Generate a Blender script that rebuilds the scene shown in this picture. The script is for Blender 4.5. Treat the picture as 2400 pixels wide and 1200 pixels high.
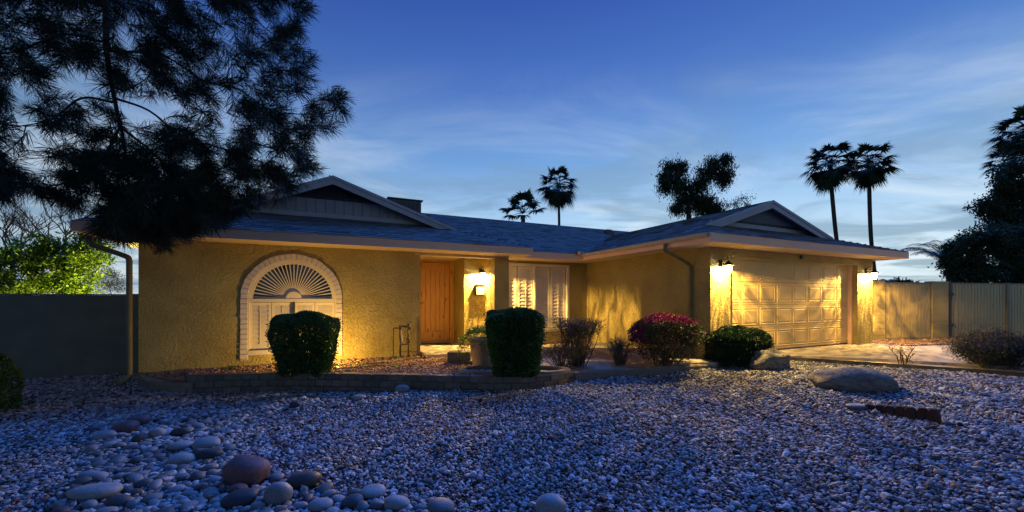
import bpy, math, random
import numpy as np
from mathutils import Vector, Matrix, Euler, noise

rng = np.random.default_rng(11)
random.seed(11)
for _o in list(bpy.data.objects):
    bpy.data.objects.remove(_o)
S = bpy.context.scene
COL = S.collection
PI = math.pi

# ------------------------------------------------------------------ camera
EYE = 1.25
FPX = 930.0                       # focal length in photo pixels (2400 wide)
YAW = math.radians(25)
FW = Vector((math.sin(YAW), math.cos(YAW), 0))
RT = Vector((math.cos(YAW), -math.sin(YAW), 0))
cam_d = bpy.data.cameras.new('camera')
cam_d.sensor_width = 36
cam_d.lens = 36 * FPX / 2400
cam_d.shift_y = 100 / 2400
cam_d.clip_end = 3000
cam = bpy.data.objects.new('camera', cam_d)
COL.objects.link(cam)
cam.location = (0, 0, EYE)
cam.rotation_euler = (PI / 2, 0, -YAW)
S.camera = cam

# ------------------------------------------------------------------ dusk sky
GLOW = (FW + RT * 0.45).normalized()      # where the sun went down, behind the garage
W = bpy.data.worlds.new('World')
S.world = W
W.use_nodes = True
wn = W.node_tree
wn.nodes.clear()
def WN(t, **kw):
    n = wn.nodes.new(t)
    for k, v in kw.items():
        setattr(n, k, v)
    return n
def WL(a, b):
    wn.links.new(a, b)
def wmath(op, a, b=None, clamp=False):
    n = WN('ShaderNodeMath', operation=op)
    n.use_clamp = clamp
    for i, x in enumerate((a, b)):
        if x is None:
            continue
        if isinstance(x, (int, float)):
            n.inputs[i].default_value = x
        else:
            WL(x, n.inputs[i])
    return n.outputs[0]
def wdot(v, vec):
    n = WN('ShaderNodeVectorMath', operation='DOT_PRODUCT')
    WL(v, n.inputs[0])
    n.inputs[1].default_value = vec
    return n.outputs['Value']
def wramp(fac, stops, interp='EASE'):
    n = WN('ShaderNodeValToRGB')
    cr = n.color_ramp
    cr.interpolation = interp
    while len(cr.elements) < len(stops):
        cr.elements.new(0.5)
    for e, (p, c) in zip(cr.elements, stops):
        e.position = p
        e.color = (c, c, c, 1) if isinstance(c, (int, float)) else (*c, 1)
    WL(fac, n.inputs[0])
    return n.outputs[0]
def wmix(fac, a, b, mode='MIX'):
    n = WN('ShaderNodeMix', data_type='RGBA', blend_type=mode)
    for i, x in ((0, fac), (6, a), (7, b)):
        if isinstance(x, (int, float)):
            n.inputs[i].default_value = x
        elif isinstance(x, tuple):
            n.inputs[i].default_value = (*x, 1)
        else:
            WL(x, n.inputs[i])
    return n.outputs[2]
tc = WN('ShaderNodeTexCoord').outputs['Generated']
sx = WN('ShaderNodeSeparateXYZ'); WL(tc, sx.inputs[0])
zz = wmath('MAXIMUM', sx.outputs['Z'], 0.0)
grad = wramp(zz, [(0.0, (.66, .77, .87)), (.10, (.54, .69, .84)), (.20, (.34, .53, .775)), (.32, (.155, .325, .655)),
                  (.46, (.063, .16, .505)), (.62, (.028, .078, .39)), (1.0, (.014, .044, .28))], 'LINEAR')
glow = wramp(wmath('ADD', wmath('MULTIPLY', wdot(tc, GLOW), .5), .5), [(0.0, .30), (.45, .46), (.75, .86), (1.0, 1.10)], 'LINEAR')
sky = wmix(1.0, grad, glow, 'MULTIPLY')
# thin evening cloud, laid out on a flat layer high above
cd = wmath('ADD', zz, .10)
cu = wmath('DIVIDE', wdot(tc, RT), cd)
cv = wmath('DIVIDE', wdot(tc, FW), cd)
cc = WN('ShaderNodeCombineXYZ')
WL(wmath('MULTIPLY', cu, .9), cc.inputs[0]); WL(wmath('MULTIPLY', cv, 1.25), cc.inputs[1])
def cloud_noise(scale, detail, dist, off):
    m = WN('ShaderNodeMapping'); m.inputs['Location'].default_value = off
    WL(cc.outputs[0], m.inputs[0])
    n = WN('ShaderNodeTexNoise'); n.inputs['Scale'].default_value = scale
    n.inputs['Detail'].default_value = detail; n.inputs['Distortion'].default_value = dist
    n.inputs['Roughness'].default_value = .58
    WL(m.outputs[0], n.inputs['Vector'])
    return n.outputs['Fac']
low = wramp(zz, [(0.0, 1.0), (.22, .8), (.40, .28), (.52, 0.0)], 'LINEAR')
dark = wmath('MULTIPLY', wramp(cloud_noise(.95, 7, .7, (3.1, 1.7, 0)), [(.44, 0.0), (.62, .80)]), low)
lite = wmath('MULTIPLY', wramp(cloud_noise(.7, 8, .9, (8.3, 4.2, 2)), [(.44, 0.0), (.70, .72)]), low)
sky = wmix(lite, sky, (.80, .86, .91))
sky = wmix(dark, sky, (.17, .28, .43))
ns = WN('ShaderNodeTexSky', sky_type='NISHITA')
ns.sun_disc = False
ns.sun_elevation = math.radians(1.0)
ns.sun_rotation = math.atan2(GLOW.x, GLOW.y)
ns.altitude = 300
bg1 = WN('ShaderNodeBackground'); WL(sky, bg1.inputs[0]); bg1.inputs[1].default_value = 1.0
bg2 = WN('ShaderNodeBackground'); WL(wmix(1.0, ns.outputs[0], (.25, .6, 1.0), 'MULTIPLY'), bg2.inputs[0]); bg2.inputs[1].default_value = .05
addn = WN('ShaderNodeAddShader'); WL(bg1.outputs[0], addn.inputs[0]); WL(bg2.outputs[0], addn.inputs[1])
wo = WN('ShaderNodeOutputWorld'); WL(addn.outputs[0], wo.inputs[0])

# afterglow: very soft, low-powered light from the bright part of the sky
sun_d = bpy.data.lights.new('afterglow', 'SUN')
sun_d.energy = 2.9
sun_d.angle = math.radians(38)
sun_d.color = (.04, .26, 1.0)
sun = bpy.data.objects.new('afterglow', sun_d)
COL.objects.link(sun)
_sd = -(GLOW * math.cos(math.radians(48)) + Vector((0, 0, math.sin(math.radians(48)))))
sun.rotation_euler = _sd.to_track_quat('-Z', 'Y').to_euler()

vs = S.view_settings
vs.view_transform = 'Standard'; vs.look = 'None'; vs.exposure = 0; vs.gamma = 1; vs.use_curve_mapping = False
S.cycles.use_denoising = True
S.cycles.max_bounces = 6
S.cycles.transparent_max_bounces = 8
S.cycles.caustics_reflective = False
S.cycles.caustics_refractive = False
S.cycles.sample_clamp_indirect = 4

WARM = (1.0, .58, .14)
LAMP_W = 580
UP_W = 130
SIDE_W = 1200

# ------------------------------------------------------------------ pixel helpers (photo pixels, 2400 x 1200)
def ray(px, py=700):
    return FW + RT * ((px - 1200) / FPX) + Vector((0, 0, (700 - py) / FPX))
def at_d(px, py, d):
    return Vector((0, 0, EYE)) + ray(px, py) * d
def on_z(px, py, z):
    r = ray(px, py)
    return Vector((0, 0, EYE)) + r * ((z - EYE) / r.z)
def on_y(px, py, y):
    r = ray(px, py)
    return Vector((0, 0, EYE)) + r * (y / r.y)
def on_x(px, py, x):
    r = ray(px, py)
    return Vector((0, 0, EYE)) + r * (x / r.x)
def proj(x, y, z):
    d = x * FW.x + y * FW.y
    l = x * RT.x + y * RT.y
    return 1200 + FPX * l / d, 700 - FPX * (z - EYE) / d, d
def sstep(a, b, x):
    t = min(1, max(0, (x - a) / (b - a)))
    return t * t * (3 - 2 * t)
def gz(x, y):
    """height of the front yard"""
    z = -.43 + .031 * max(0, x) ** 1.02
    z = min(z, -.15)
    z += .12 * sstep(8.4, 10.8, y) * (1 - sstep(-3.2, -2.2, x))
    if y < 9.0 and x < 12:
        k = 1 - sstep(10.5, 12, x)
        z += k * (.065 * noise.noise(Vector((x * .55 + 2.3, y * .55, 0))) + .03 * noise.noise(Vector((x * 1.3, y * 1.3, 4))))
    return z
def on_ground(px, py):
    z = -.35
    for _ in range(6):
        p = on_z(px, py, z)
        z = gz(p.x, p.y)
    return Vector((p.x, p.y, z))
def in_poly(x, y, P):
    c = False
    j = len(P) - 1
    for i in range(len(P)):
        if (P[i][1] > y) != (P[j][1] > y) and x < (P[j][0] - P[i][0]) * (y - P[i][1]) / (P[j][1] - P[i][1]) + P[i][0]:
            c = not c
        j = i
    return c
def catmull(pts, n=8):
    P = [Vector(p) for p in pts]
    P = [P[0] * 2 - P[1]] + P + [P[-1] * 2 - P[-2]]
    out = []
    for i in range(1, len(P) - 2):
        for k in range(n):
            t = k / n
            out.append(.5 * ((2 * P[i]) + (P[i + 1] - P[i - 1]) * t + (2 * P[i - 1] - 5 * P[i] + 4 * P[i + 1] - P[i + 2]) * t * t
                             + (3 * P[i] - P[i - 1] - 3 * P[i + 1] + P[i + 2]) * t ** 3))
    out.append(P[-2])
    return out

# ------------------------------------------------------------------ object helpers (all geometry in world coordinates)
def tag(o, label=None, cat=None, group=None, kind=None):
    if label: o['label'] = label
    if cat: o['category'] = cat
    if group: o['group'] = group
    if kind: o['kind'] = kind
    return o
def wloc(o):
    v = Vector((0, 0, 0))
    while o is not None:
        v += o.location
        o = o.parent
    return v
def root(name, loc, label, cat, group=None):
    o = bpy.data.objects.new(name, None)
    o.empty_display_size = .1
    COL.objects.link(o)
    o.location = loc
    return tag(o, label, cat, group)
def link_mesh(name, me, parent=None, loc=None, rot=None, scale=None):
    o = bpy.data.objects.new(name, me)
    COL.objects.link(o)
    if parent is not None:
        o.parent = parent
    if loc is not None:
        o.location = Vector(loc) - (wloc(parent) if parent is not None else Vector((0, 0, 0)))
    if rot is not None: o.rotation_euler = rot
    if scale is not None: o.scale = scale
    return o
def mesh_np(name, verts, faces_flat, counts, mat, smooth=False):
    me = bpy.data.meshes.new(name)
    verts = np.asarray(verts, dtype=np.float32)
    faces_flat = np.asarray(faces_flat, dtype=np.int32)
    counts = np.asarray(counts, dtype=np.int32)
    me.vertices.add(len(verts)); me.vertices.foreach_set('co', verts.ravel())
    me.loops.add(len(faces_flat)); me.loops.foreach_set('vertex_index', faces_flat)
    me.polygons.add(len(counts))
    st = np.zeros(len(counts), dtype=np.int32); st[1:] = np.cumsum(counts)[:-1]
    me.polygons.foreach_set('loop_start', st)
    me.update(calc_edges=True)
    me.validate()
    me.materials.append(mat)
    if smooth:
        me.polygons.foreach_set('use_smooth', np.ones(len(me.polygons), dtype=bool))
    return me
class MB:
    def __init__(s):
        s.v = []; s.f = []
    def add(s, vs, fs):
        b = len(s.v)
        s.v += [tuple(p) for p in vs]
        s.f += [tuple(i + b for i in f) for f in fs]
        return s
    def box(s, x0, x1, y0, y1, z0, z1):
        return s.add([(x0, y0, z0), (x1, y0, z0), (x1, y1, z0), (x0, y1, z0), (x0, y0, z1), (x1, y0, z1), (x1, y1, z1), (x0, y1, z1)],
                     [(0, 3, 2, 1), (4, 5, 6, 7), (0, 1, 5, 4), (1, 2, 6, 5), (2, 3, 7, 6), (3, 0, 4, 7)])
    def obox(s, c, a, b, d):
        c, a, b, d = Vector(c), Vector(a), Vector(b), Vector(d)
        P = [c - a - b - d, c + a - b - d, c + a + b - d, c - a + b - d, c - a - b + d, c + a - b + d, c + a + b + d, c - a + b + d]
        return s.add(P, [(0, 3, 2, 1), (4, 5, 6, 7), (0, 1, 5, 4), (1, 2, 6, 5), (2, 3, 7, 6), (3, 0, 4, 7)])
    def beam(s, a, b, w, h, up=(0, 0, 1)):
        a, b = Vector(a), Vector(b)
        t = (b - a)
        side = t.cross(Vector(up)).normalized()
        u = side.cross(t).normalized()
        return s.obox((a + b) / 2, t / 2, side * w / 2, u * h / 2)
    def poly(s, pts):
        return s.add(pts, [tuple(range(len(pts)))])
    def prism(s, pts, off):
        off = Vector(off); n = len(pts)
        P = [Vector(p) for p in pts]
        Q = [p + off for p in P]
        return s.add(P + Q, [tuple(range(n - 1, -1, -1)), tuple(range(n, 2 * n))] + [(i, (i + 1) % n, n + (i + 1) % n, n + i) for i in range(n)])
    def tube(s, pts, rad, n=6, cap=True):
        P = [Vector(p) for p in pts]
        if not isinstance(rad, (list, tuple)): rad = [rad] * len(P)
        V = []
        prev = None
        for i, p in enumerate(P):
            t = (P[min(i + 1, len(P) - 1)] - P[max(i - 1, 0)])
            t = t.normalized() if t.length > 1e-9 else Vector((0, 0, 1))
            if prev is None:
                a = t.orthogonal().normalized()
            else:
                a = (prev - t * prev.dot(t))
                a = a.normalized() if a.length > 1e-6 else t.orthogonal().normalized()
            prev = a
            b = t.cross(a)
            for k in range(n):
                an = 2 * PI * k / n
                V.append(p + (a * math.cos(an) + b * math.sin(an)) * rad[i])
        F = []
        for i in range(len(P) - 1):
            for k in range(n):
                F.append((i * n + k, i * n + (k + 1) % n, (i + 1) * n + (k + 1) % n, (i + 1) * n + k))
        if cap:
            F.append(tuple(range(n - 1, -1, -1))); m = (len(P) - 1) * n
            F.append(tuple(m + k for k in range(n)))
        return s.add(V, F)
    def lathe(s, prof, c=(0, 0, 0), n=20):
        c = Vector(c); V = []; F = []
        for r, z in prof:
            for k in range(n):
                an = 2 * PI * k / n
                V.append((c.x + r * math.cos(an), c.y + r * math.sin(an), c.z + z))
        for i in range(len(prof) - 1):
            for k in range(n):
                F.append((i * n + k, i * n + (k + 1) % n, (i + 1) * n + (k + 1) % n, (i + 1) * n + k))
        return s.add(V, F)
    def mesh(s, name, mat, o=(0, 0, 0), smooth=False):
        o = Vector(o)
        me = bpy.data.meshes.new(name)
        me.from_pydata([(p[0] - o.x, p[1] - o.y, p[2] - o.z) for p in s.v], [], s.f)
        me.materials.append(mat)
        if smooth:
            me.polygons.foreach_set('use_smooth', np.ones(len(me.polygons), dtype=bool))
        me.update()
        return me
    def build(s, name, mat, parent=None, o=None, smooth=False, bevel=0):
        if o is None:
            o = wloc(parent) if parent is not None else Vector((0, 0, 0))
        me = s.mesh(name, mat, o, smooth)
        ob = link_mesh(name, me, parent, o)
        if bevel:
            m = ob.modifiers.new('bevel', 'BEVEL'); m.width = bevel; m.segments = 2; m.limit_method = 'ANGLE'; m.angle_limit = .6
        return ob

# ------------------------------------------------------------------ materials
MATS = {}
def mat(name, c1, c2=None, rough=.8, scale=5.0, detail=5, bump=0.0, bscale=40.0, island=False, objrand=False, spec=.3,
        metal=0.0, c3=None, bdist=.01, trans=0.0):
    """principled, two or three colours mixed by noise (or by piece), with optional fine relief"""
    m = bpy.data.materials.new(name)
    m.use_nodes = True
    t = m.node_tree; N = t.nodes; L = t.links
    b = N['Principled BSDF']
    b.inputs['Roughness'].default_value = rough
    b.inputs['Specular IOR Level'].default_value = spec
    b.inputs['Metallic'].default_value = metal
    c2 = c2 or c1
    tcn = N.new('ShaderNodeTexCoord')
    no = N.new('ShaderNodeTexNoise'); no.inputs['Scale'].default_value = scale; no.inputs['Detail'].default_value = detail
    L.new(tcn.outputs['Object'], no.inputs['Vector'])
    rp = N.new('ShaderNodeValToRGB')
    E = rp.color_ramp.elements
    E[0].position = .3; E[1].position = .7
    E[0].color = (*c1, 1); E[1].color = (*c2, 1)
    if c3:
        e = E.new(.5 if not (island or objrand) else .8); e.color = (*c3, 1)
    if island or objrand:
        E[0].position = 0.0; E[-1].position = 1.0
        if island:
            g = N.new('ShaderNodeNewGeometry'); L.new(g.outputs['Random Per Island'], rp.inputs[0])
        else:
            g = N.new('ShaderNodeObjectInfo'); L.new(g.outputs['Random'], rp.inputs[0])
        mx = N.new('ShaderNodeMix'); mx.data_type = 'RGBA'; mx.blend_type = 'MULTIPLY'; mx.inputs[0].default_value = 1
        r2 = N.new('ShaderNodeValToRGB'); r2.color_ramp.elements[0].color = (.7, .7, .7, 1); r2.color_ramp.elements[1].color = (1.2, 1.2, 1.2, 1)
        r2.color_ramp.elements[0].position = .3; r2.color_ramp.elements[1].position = .7
        L.new(no.outputs['Fac'], r2.inputs[0]); L.new(rp.outputs[0], mx.inputs[6]); L.new(r2.outputs[0], mx.inputs[7])
        L.new(mx.outputs[2], b.inputs['Base Color'])
    else:
        L.new(no.outputs['Fac'], rp.inputs[0]); L.new(rp.outputs[0], b.inputs['Base Color'])
    if bump:
        n2 = N.new('ShaderNodeTexNoise'); n2.inputs['Scale'].default_value = bscale; n2.inputs['Detail'].default_value = 6
        L.new(tcn.outputs['Object'], n2.inputs['Vector'])
        bp = N.new('ShaderNodeBump'); bp.inputs['Strength'].default_value = bump; bp.inputs['Distance'].default_value = bdist
        L.new(n2.outputs['Fac'], bp.inputs['Height']); L.new(bp.outputs[0], b.inputs['Normal'])
    if trans:
        tr = N.new('ShaderNodeBsdfTranslucent'); L.new(b.inputs['Base Color'].links[0].from_socket, tr.inputs['Color'])
        ms = N.new('ShaderNodeMixShader'); ms.inputs[0].default_value = trans
        L.new(b.outputs[0], ms.inputs[1]); L.new(tr.outputs[0], ms.inputs[2])
        L.new(ms.outputs[0], N['Material Output'].inputs[0])
    MATS[name] = m
    return m
def stucco(name, c1, c2):
    m = bpy.data.materials.new(name); m.use_nodes = True
    t = m.node_tree; N = t.nodes; L = t.links; b = N['Principled BSDF']
    b.inputs['Roughness'].default_value = .92; b.inputs['Specular IOR Level'].default_value = .15
    tcn = N.new('ShaderNodeTexCoord')
    no = N.new('ShaderNodeTexNoise'); no.inputs['Scale'].default_value = 1.7; no.inputs['Detail'].default_value = 6
    L.new(tcn.outputs['Object'], no.inputs['Vector'])
    rp = N.new('ShaderNodeValToRGB'); rp.color_ramp.elements[0].position = .32; rp.color_ramp.elements[1].position = .68
    rp.color_ramp.elements[0].color = (*c1, 1); rp.color_ramp.elements[1].color = (*c2, 1)
    L.new(no.outputs['Fac'], rp.inputs[0]); L.new(rp.outputs[0], b.inputs['Base Color'])
    # skip-trowel relief: islands of plaster with torn edges
    n1 = N.new('ShaderNodeTexNoise'); n1.inputs['Scale'].default_value = 12; n1.inputs['Detail'].default_value = 4; n1.inputs['Distortion'].default_value = 1.6
    L.new(tcn.outputs['Object'], n1.inputs['Vector'])
    r1 = N.new('ShaderNodeValToRGB'); r1.color_ramp.elements[0].position = .46; r1.color_ramp.elements[1].position = .54
    L.new(n1.outputs['Fac'], r1.inputs[0])
    n2 = N.new('ShaderNodeTexNoise'); n2.inputs['Scale'].default_value = 90; n2.inputs['Detail'].default_value = 3
    L.new(tcn.outputs['Object'], n2.inputs['Vector'])
    ad = N.new('ShaderNodeMath'); ad.operation = 'MULTIPLY_ADD'; ad.inputs[1].default_value = .35
    L.new(n2.outputs['Fac'], ad.inputs[0]); L.new(r1.outputs[0], ad.inputs[2])
    bp = N.new('ShaderNodeBump'); bp.inputs['Strength'].default_value = .8; bp.inputs['Distance'].default_value = .016
    L.new(ad.outputs[0], bp.inputs['Height']); L.new(bp.outputs[0], b.inputs['Normal'])
    return m
def wood(name, c1, c2, knot, axis=2, sc=1.0):
    m = bpy.data.materials.new(name); m.use_nodes = True
    t = m.node_tree; N = t.nodes; L = t.links; b = N['Principled BSDF']
    b.inputs['Roughness'].default_value = .45
    tcn = N.new('ShaderNodeTexCoord')
    mp = N.new('ShaderNodeMapping'); s3 = [9 * sc, 9 * sc, 9 * sc]; s3[axis] = .8 * sc; mp.inputs['Scale'].default_value = s3
    L.new(tcn.outputs['Object'], mp.inputs[0])
    no = N.new('ShaderNodeTexNoise'); no.inputs['Scale'].default_value = 3; no.inputs['Detail'].default_value = 6; no.inputs['Distortion'].default_value = .6
    L.new(mp.outputs[0], no.inputs['Vector'])
    rp = N.new('ShaderNodeValToRGB'); rp.color_ramp.elements[0].position = .3; rp.color_ramp.elements[1].position = .7
    rp.color_ramp.elements[0].color = (*c1, 1); rp.color_ramp.elements[1].color = (*c2, 1)
    L.new(no.outputs['Fac'], rp.inputs[0])
    mp2 = N.new('ShaderNodeMapping'); s3 = [7 * sc, 7 * sc, 7 * sc]; s3[axis] = 2.6 * sc; mp2.inputs['Scale'].default_value = s3
    L.new(tcn.outputs['Object'], mp2.inputs[0])
    vo = N.new('ShaderNodeTexVoronoi'); vo.inputs['Scale'].default_value = 1.0
    L.new(mp2.outputs[0], vo.inputs['Vector'])
    r2 = N.new('ShaderNodeValToRGB'); r2.color_ramp.elements[0].position = .07; r2.color_ramp.elements[1].position = .2
    r2.color_ramp.elements[0].color = (*knot, 1); r2.color_ramp.elements[1].color = (1, 1, 1, 1)
    L.new(vo.outputs['Distance'], r2.inputs[0])
    mx = N.new('ShaderNodeMix'); mx.data_type = 'RGBA'; mx.blend_type = 'MULTIPLY'; mx.inputs[0].default_value = 1
    L.new(rp.outputs[0], mx.inputs[6]); L.new(r2.outputs[0], mx.inputs[7]); L.new(mx.outputs[2], b.inputs['Base Color'])
    return m
def emit(name, col, strength):
    m = bpy.data.materials.new(name); m.use_nodes = True
    N = m.node_tree.nodes; N.clear()
    e = N.new('ShaderNodeEmission'); e.inputs[0].default_value = (*col, 1); e.inputs[1].default_value = strength
    o = N.new('ShaderNodeOutputMaterial'); m.node_tree.links.new(e.outputs[0], o.inputs[0])
    return m
def clear_glass(name):
    m = bpy.data.materials.new(name); m.use_nodes = True
    N = m.node_tree.nodes; L = m.node_tree.links; N.clear()
    tr = N.new('ShaderNodeBsdfTransparent'); tr.inputs[0].default_value = (.93, .95, .95, 1)
    gl = N.new('ShaderNodeBsdfGlossy'); gl.inputs['Roughness'].default_value = .08
    ms = N.new('ShaderNodeMixShader'); ms.inputs[0].default_value = .07
    o = N.new('ShaderNodeOutputMaterial')
    em = N.new('ShaderNodeEmission'); em.inputs[0].default_value = (1, .84, .56, 1); em.inputs[1].default_value = 22.0
    ad = N.new('ShaderNodeAddShader')
    L.new(tr.outputs[0], ms.inputs[1]); L.new(gl.outputs[0], ms.inputs[2]); L.new(ms.outputs[0], ad.inputs[0]); L.new(em.outputs[0], ad.inputs[1]); L.new(ad.outputs[0], o.inputs[0])
    return m

M = dict(
    stucco=stucco('stucco', (.34, .275, .105), (.44, .365, .15)),
    blockwall=mat('painted_block', (.12, .125, .11), (.16, .165, .14), .95, 2.5, bump=.4, bscale=60),
    trim=mat('peach_trim', (.80, .52, .36), (.86, .58, .41), .6, 3, bump=.08, bscale=30),
    bluetrim=mat('gable_trim', (.42, .42, .44), (.50, .50, .52), .65, 3),
    siding=mat('gable_siding', (.34, .34, .36), (.40, .40, .42), .75, 4, bump=.15, bscale=50),
    louver=mat('gable_louver', (.07, .07, .08), (.10, .10, .11), .7),
    shingle=mat('asphalt_shingle', (.085, .08, .082), (.19, .18, .18), .95, 60, island=True, bump=.5, bscale=160, c3=(.135, .135, .15)),
    deck=mat('roof_deck', (.10, .10, .11), (.12, .12, .13), .95),
    soffit=mat('soffit_paint', (.45, .37, .27), (.49, .41, .30), .8),
    white=mat('white_paint', (.62, .57, .50), (.68, .63, .56), .5, 3, bump=.05),
    shutter=mat('shutter_white', (.60, .56, .50), (.66, .61, .55), .45),
    brickw=mat('painted_brick', (.58, .53, .50), (.66, .61, .58), .7, 12, bump=.35, bscale=50),
    paned=mat('dark_window_glass', (.010, .014, .03), rough=.06, spec=.6),
    door=wood('knotty_alder', (.52, .25, .04), (.68, .36, .065), (.25, .16, .1)),
    iron=mat('dark_iron', (.02, .018, .016), rough=.45, metal=.6),
    pipe=mat('bronze_pipe', (.06, .05, .04), (.11, .085, .06), .5, 20, metal=.5),
    gutter=mat('gutter_paint', (.42, .36, .29), (.47, .41, .33), .5),
    spout=mat('downspout_paint', (.14, .125, .07), (.18, .16, .09), .55),
    gdoor=mat('garage_door_paint', (.56, .42, .17), (.62, .475, .205), .62, 2, bump=.05, bscale=90),
    fence=wood('fence_board', (.40, .315, .13), (.50, .40, .18), (.7, .7, .7), 2, .8),
    steel=mat('dark_steel', (.05, .05, .05), (.09, .09, .09), .5, metal=.4),
    concrete=mat('concrete', (.30, .275, .25), (.38, .35, .32), .85, 2.2, bump=.2, bscale=70),
    kerb=mat('kerb_concrete', (.15, .132, .116), (.20, .178, .156), .9, 6, bump=.3, bscale=60),
    block=mat('garden_block', (.095, .082, .075), (.16, .138, .122), .92, 9, objrand=True, bump=.5, bscale=45),
    soil=mat('decomposed_granite', (.30, .235, .175), (.38, .30, .23), .95, 30, bump=.6, bscale=120),
    earth=mat('yard_earth', (.035, .033, .035), (.06, .055, .058), .95, 14, bump=.8, bscale=50),
    gravel=mat('dusk_tinted_gravel', (.022, .026, .036), (.42, .475, .61), .75, 9, objrand=True, c3=(.13, .145, .19), bump=.3, bscale=90),  # pinkish stone; the blue of the twilight is mixed into its colour
    gravel_rust=mat('rust_gravel', (.10, .055, .05), (.24, .15, .14), .8, 9, objrand=True),
    gravel_dark=mat('dark_gravel', (.018, .02, .026), (.05, .055, .068), .8, 9, objrand=True),
    gravel_pale=mat('pale_gravel', (.22, .25, .31), (.46, .51, .61), .7, 9, objrand=True),
    redgravel=mat('red_gravel', (.17, .095, .075), (.42, .28, .23), .85, 9, objrand=True, c3=(.28, .17, .135)),
    cobble=mat('river_cobble', (.025, .034, .048), (.19, .225, .28), .6, 7, objrand=True, c3=(.095, .118, .15), bump=.12, bscale=60),
    cobble_red=mat('maroon_cobble', (.085, .052, .068), (.135, .082, .10), .6, 5, bump=.15, bscale=50),
    cobble_dark=mat('dark_cobble', (.022, .027, .036), (.045, .053, .066), .55, 6, bump=.15, bscale=50),
    cobble_pale=mat('pale_cobble', (.15, .18, .22), (.23, .265, .31), .6, 6, bump=.12, bscale=50),
    boulder=mat('boulder_granite', (.085, .09, .095), (.20, .205, .21), .85, 6, bump=.8, bscale=14, bdist=.03),
    scallop=mat('terracotta_edging', (.035, .022, .02), (.075, .042, .036), .85, 10, bump=.3),
    hedge=mat('hedge_leaf', (.018, .058, .022), (.05, .135, .042), .5, 4, island=True, c3=(.085, .19, .055), trans=.2),
    hedge_dark=mat('dark_hedge_leaf', (.010, .032, .016), (.028, .075, .032), .6, 4, island=True, trans=.1),
    tanleaf=mat('dry_leaf', (.10, .075, .045), (.19, .15, .095), .7, 4, island=True, trans=.2),
    greyleaf=mat('sage_leaf', (.07, .08, .065), (.16, .17, .14), .7, 4, island=True, trans=.15),
    lavleaf=mat('lavender_leaf', (.035, .05, .042), (.085, .105, .085), .7, 4, island=True, trans=.1),
    potleaf=mat('bright_leaf', (.055, .14, .02), (.14, .27, .04), .5, 4, island=True, trans=.3),
    bract=mat('bougainvillea_bract', (.10, .003, .085), (.24, .008, .16), .6, 4, island=True, trans=.35),
    bleaf=mat('bougainvillea_leaf', (.02, .04, .02), (.05, .075, .03), .55, 4, island=True, trans=.2),
    lavender=mat('lavender_flower', (.10, .045, .20), (.18, .08, .30), .7, 4, island=True),
    twig=mat('twig_bark', (.07, .05, .035), (.13, .10, .07), .9, 20),
    bark=mat('pine_bark', (.030, .022, .018), (.06, .045, .035), .95, 12, bump=.8, bscale=25),
    needle=mat('pine_needle', (.010, .022, .014), (.024, .045, .024), .6, 3, island=True),
    palmleaf=mat('palm_leaf', (.018, .035, .016), (.045, .07, .03), .6, 3, island=True),
    palmtrunk=mat('palm_trunk', (.06, .045, .04), (.10, .08, .065), .95, 8, bump=.6, bscale=18),
    treeleaf=mat('tree_leaf', (.02, .04, .02), (.05, .08, .035), .6, 3, island=True, trans=.2),
    citrus=mat('citrus_leaf', (.05, .11, .012), (.16, .26, .025), .45, 3, island=True, c3=(.24, .34, .03), trans=.35),
    pot=mat('clay_pot', (.30, .22, .17), (.37, .28, .22), .85, 8, bump=.2),
    hose=mat('garden_hose', (.03, .16, .05), (.045, .21, .065), .4),
    mat=mat('coir_mat', (.05, .04, .03), (.08, .06, .045), .95, 60, bump=.5, bscale=200),
    ac=mat('cooler_metal', (.09, .095, .11), (.13, .135, .15), .6),
    bulb=emit('lamp_bulb', (1.0, .80, .50), 60),
    glass=clear_glass('lantern_glass'),
)

# ================================================================== THE SETTING
# ---- ground, one sheet to the horizon
xs = np.concatenate([[-1500, -500, -150, -60, -30, -18], np.arange(-12, 16.01, .14), [19, 24, 35, 60, 150, 500, 1500]])
ys = np.concatenate([[-1500, -500, -150, -50, -20, -8], np.arange(-3, 11.51, .14), [13, 16, 22, 35, 70, 160, 500, 1500]])
gv = [(float(x), float(y), gz(float(x), float(y))) for y in ys for x in xs]
nx = len(xs)
gf = [(j * nx + i, j * nx + i + 1, (j + 1) * nx + i + 1, (j + 1) * nx + i) for j in range(len(ys) - 1) for i in range(nx - 1)]
g = MB(); g.v = gv; g.f = gf
tag(g.build('ground', M['earth'], smooth=True), kind='structure')

# ---- line of the planter wall (front edge), turned from the photograph at its own height
WT = -.10
wall_px = [(435, 880), (540, 877), (650, 875), (780, 876), (880, 877.5), (1000, 880), (1100, 882), (1165, 883.5), (1230, 882.5), (1290, 878.5), (1349, 872)]
kerb_px = [(1349, 872), (1440, 865.5), (1520, 861), (1600, 857), (1700, 851), (1760, 847), (1790, 844)]
wall_line = catmull([on_z(a, b, WT) for a, b in wall_px], 6)
kerb_line = catmull([on_z(a, b, WT) for a, b in kerb_px], 6)
low_line = catmull([on_z(a, b, -.23) for a, b in [(322, 876), (322, 883), (335, 890), (360, 894.5), (400, 897), (450, 897.5)]], 5)
edge_line = catmull([on_z(a, b, -.08) for a, b in [(1840, 838), (1860, 839), (1950, 844), (2100, 854), (2250, 864.5), (2400, 875), (2560, 890)]], 5)

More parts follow.
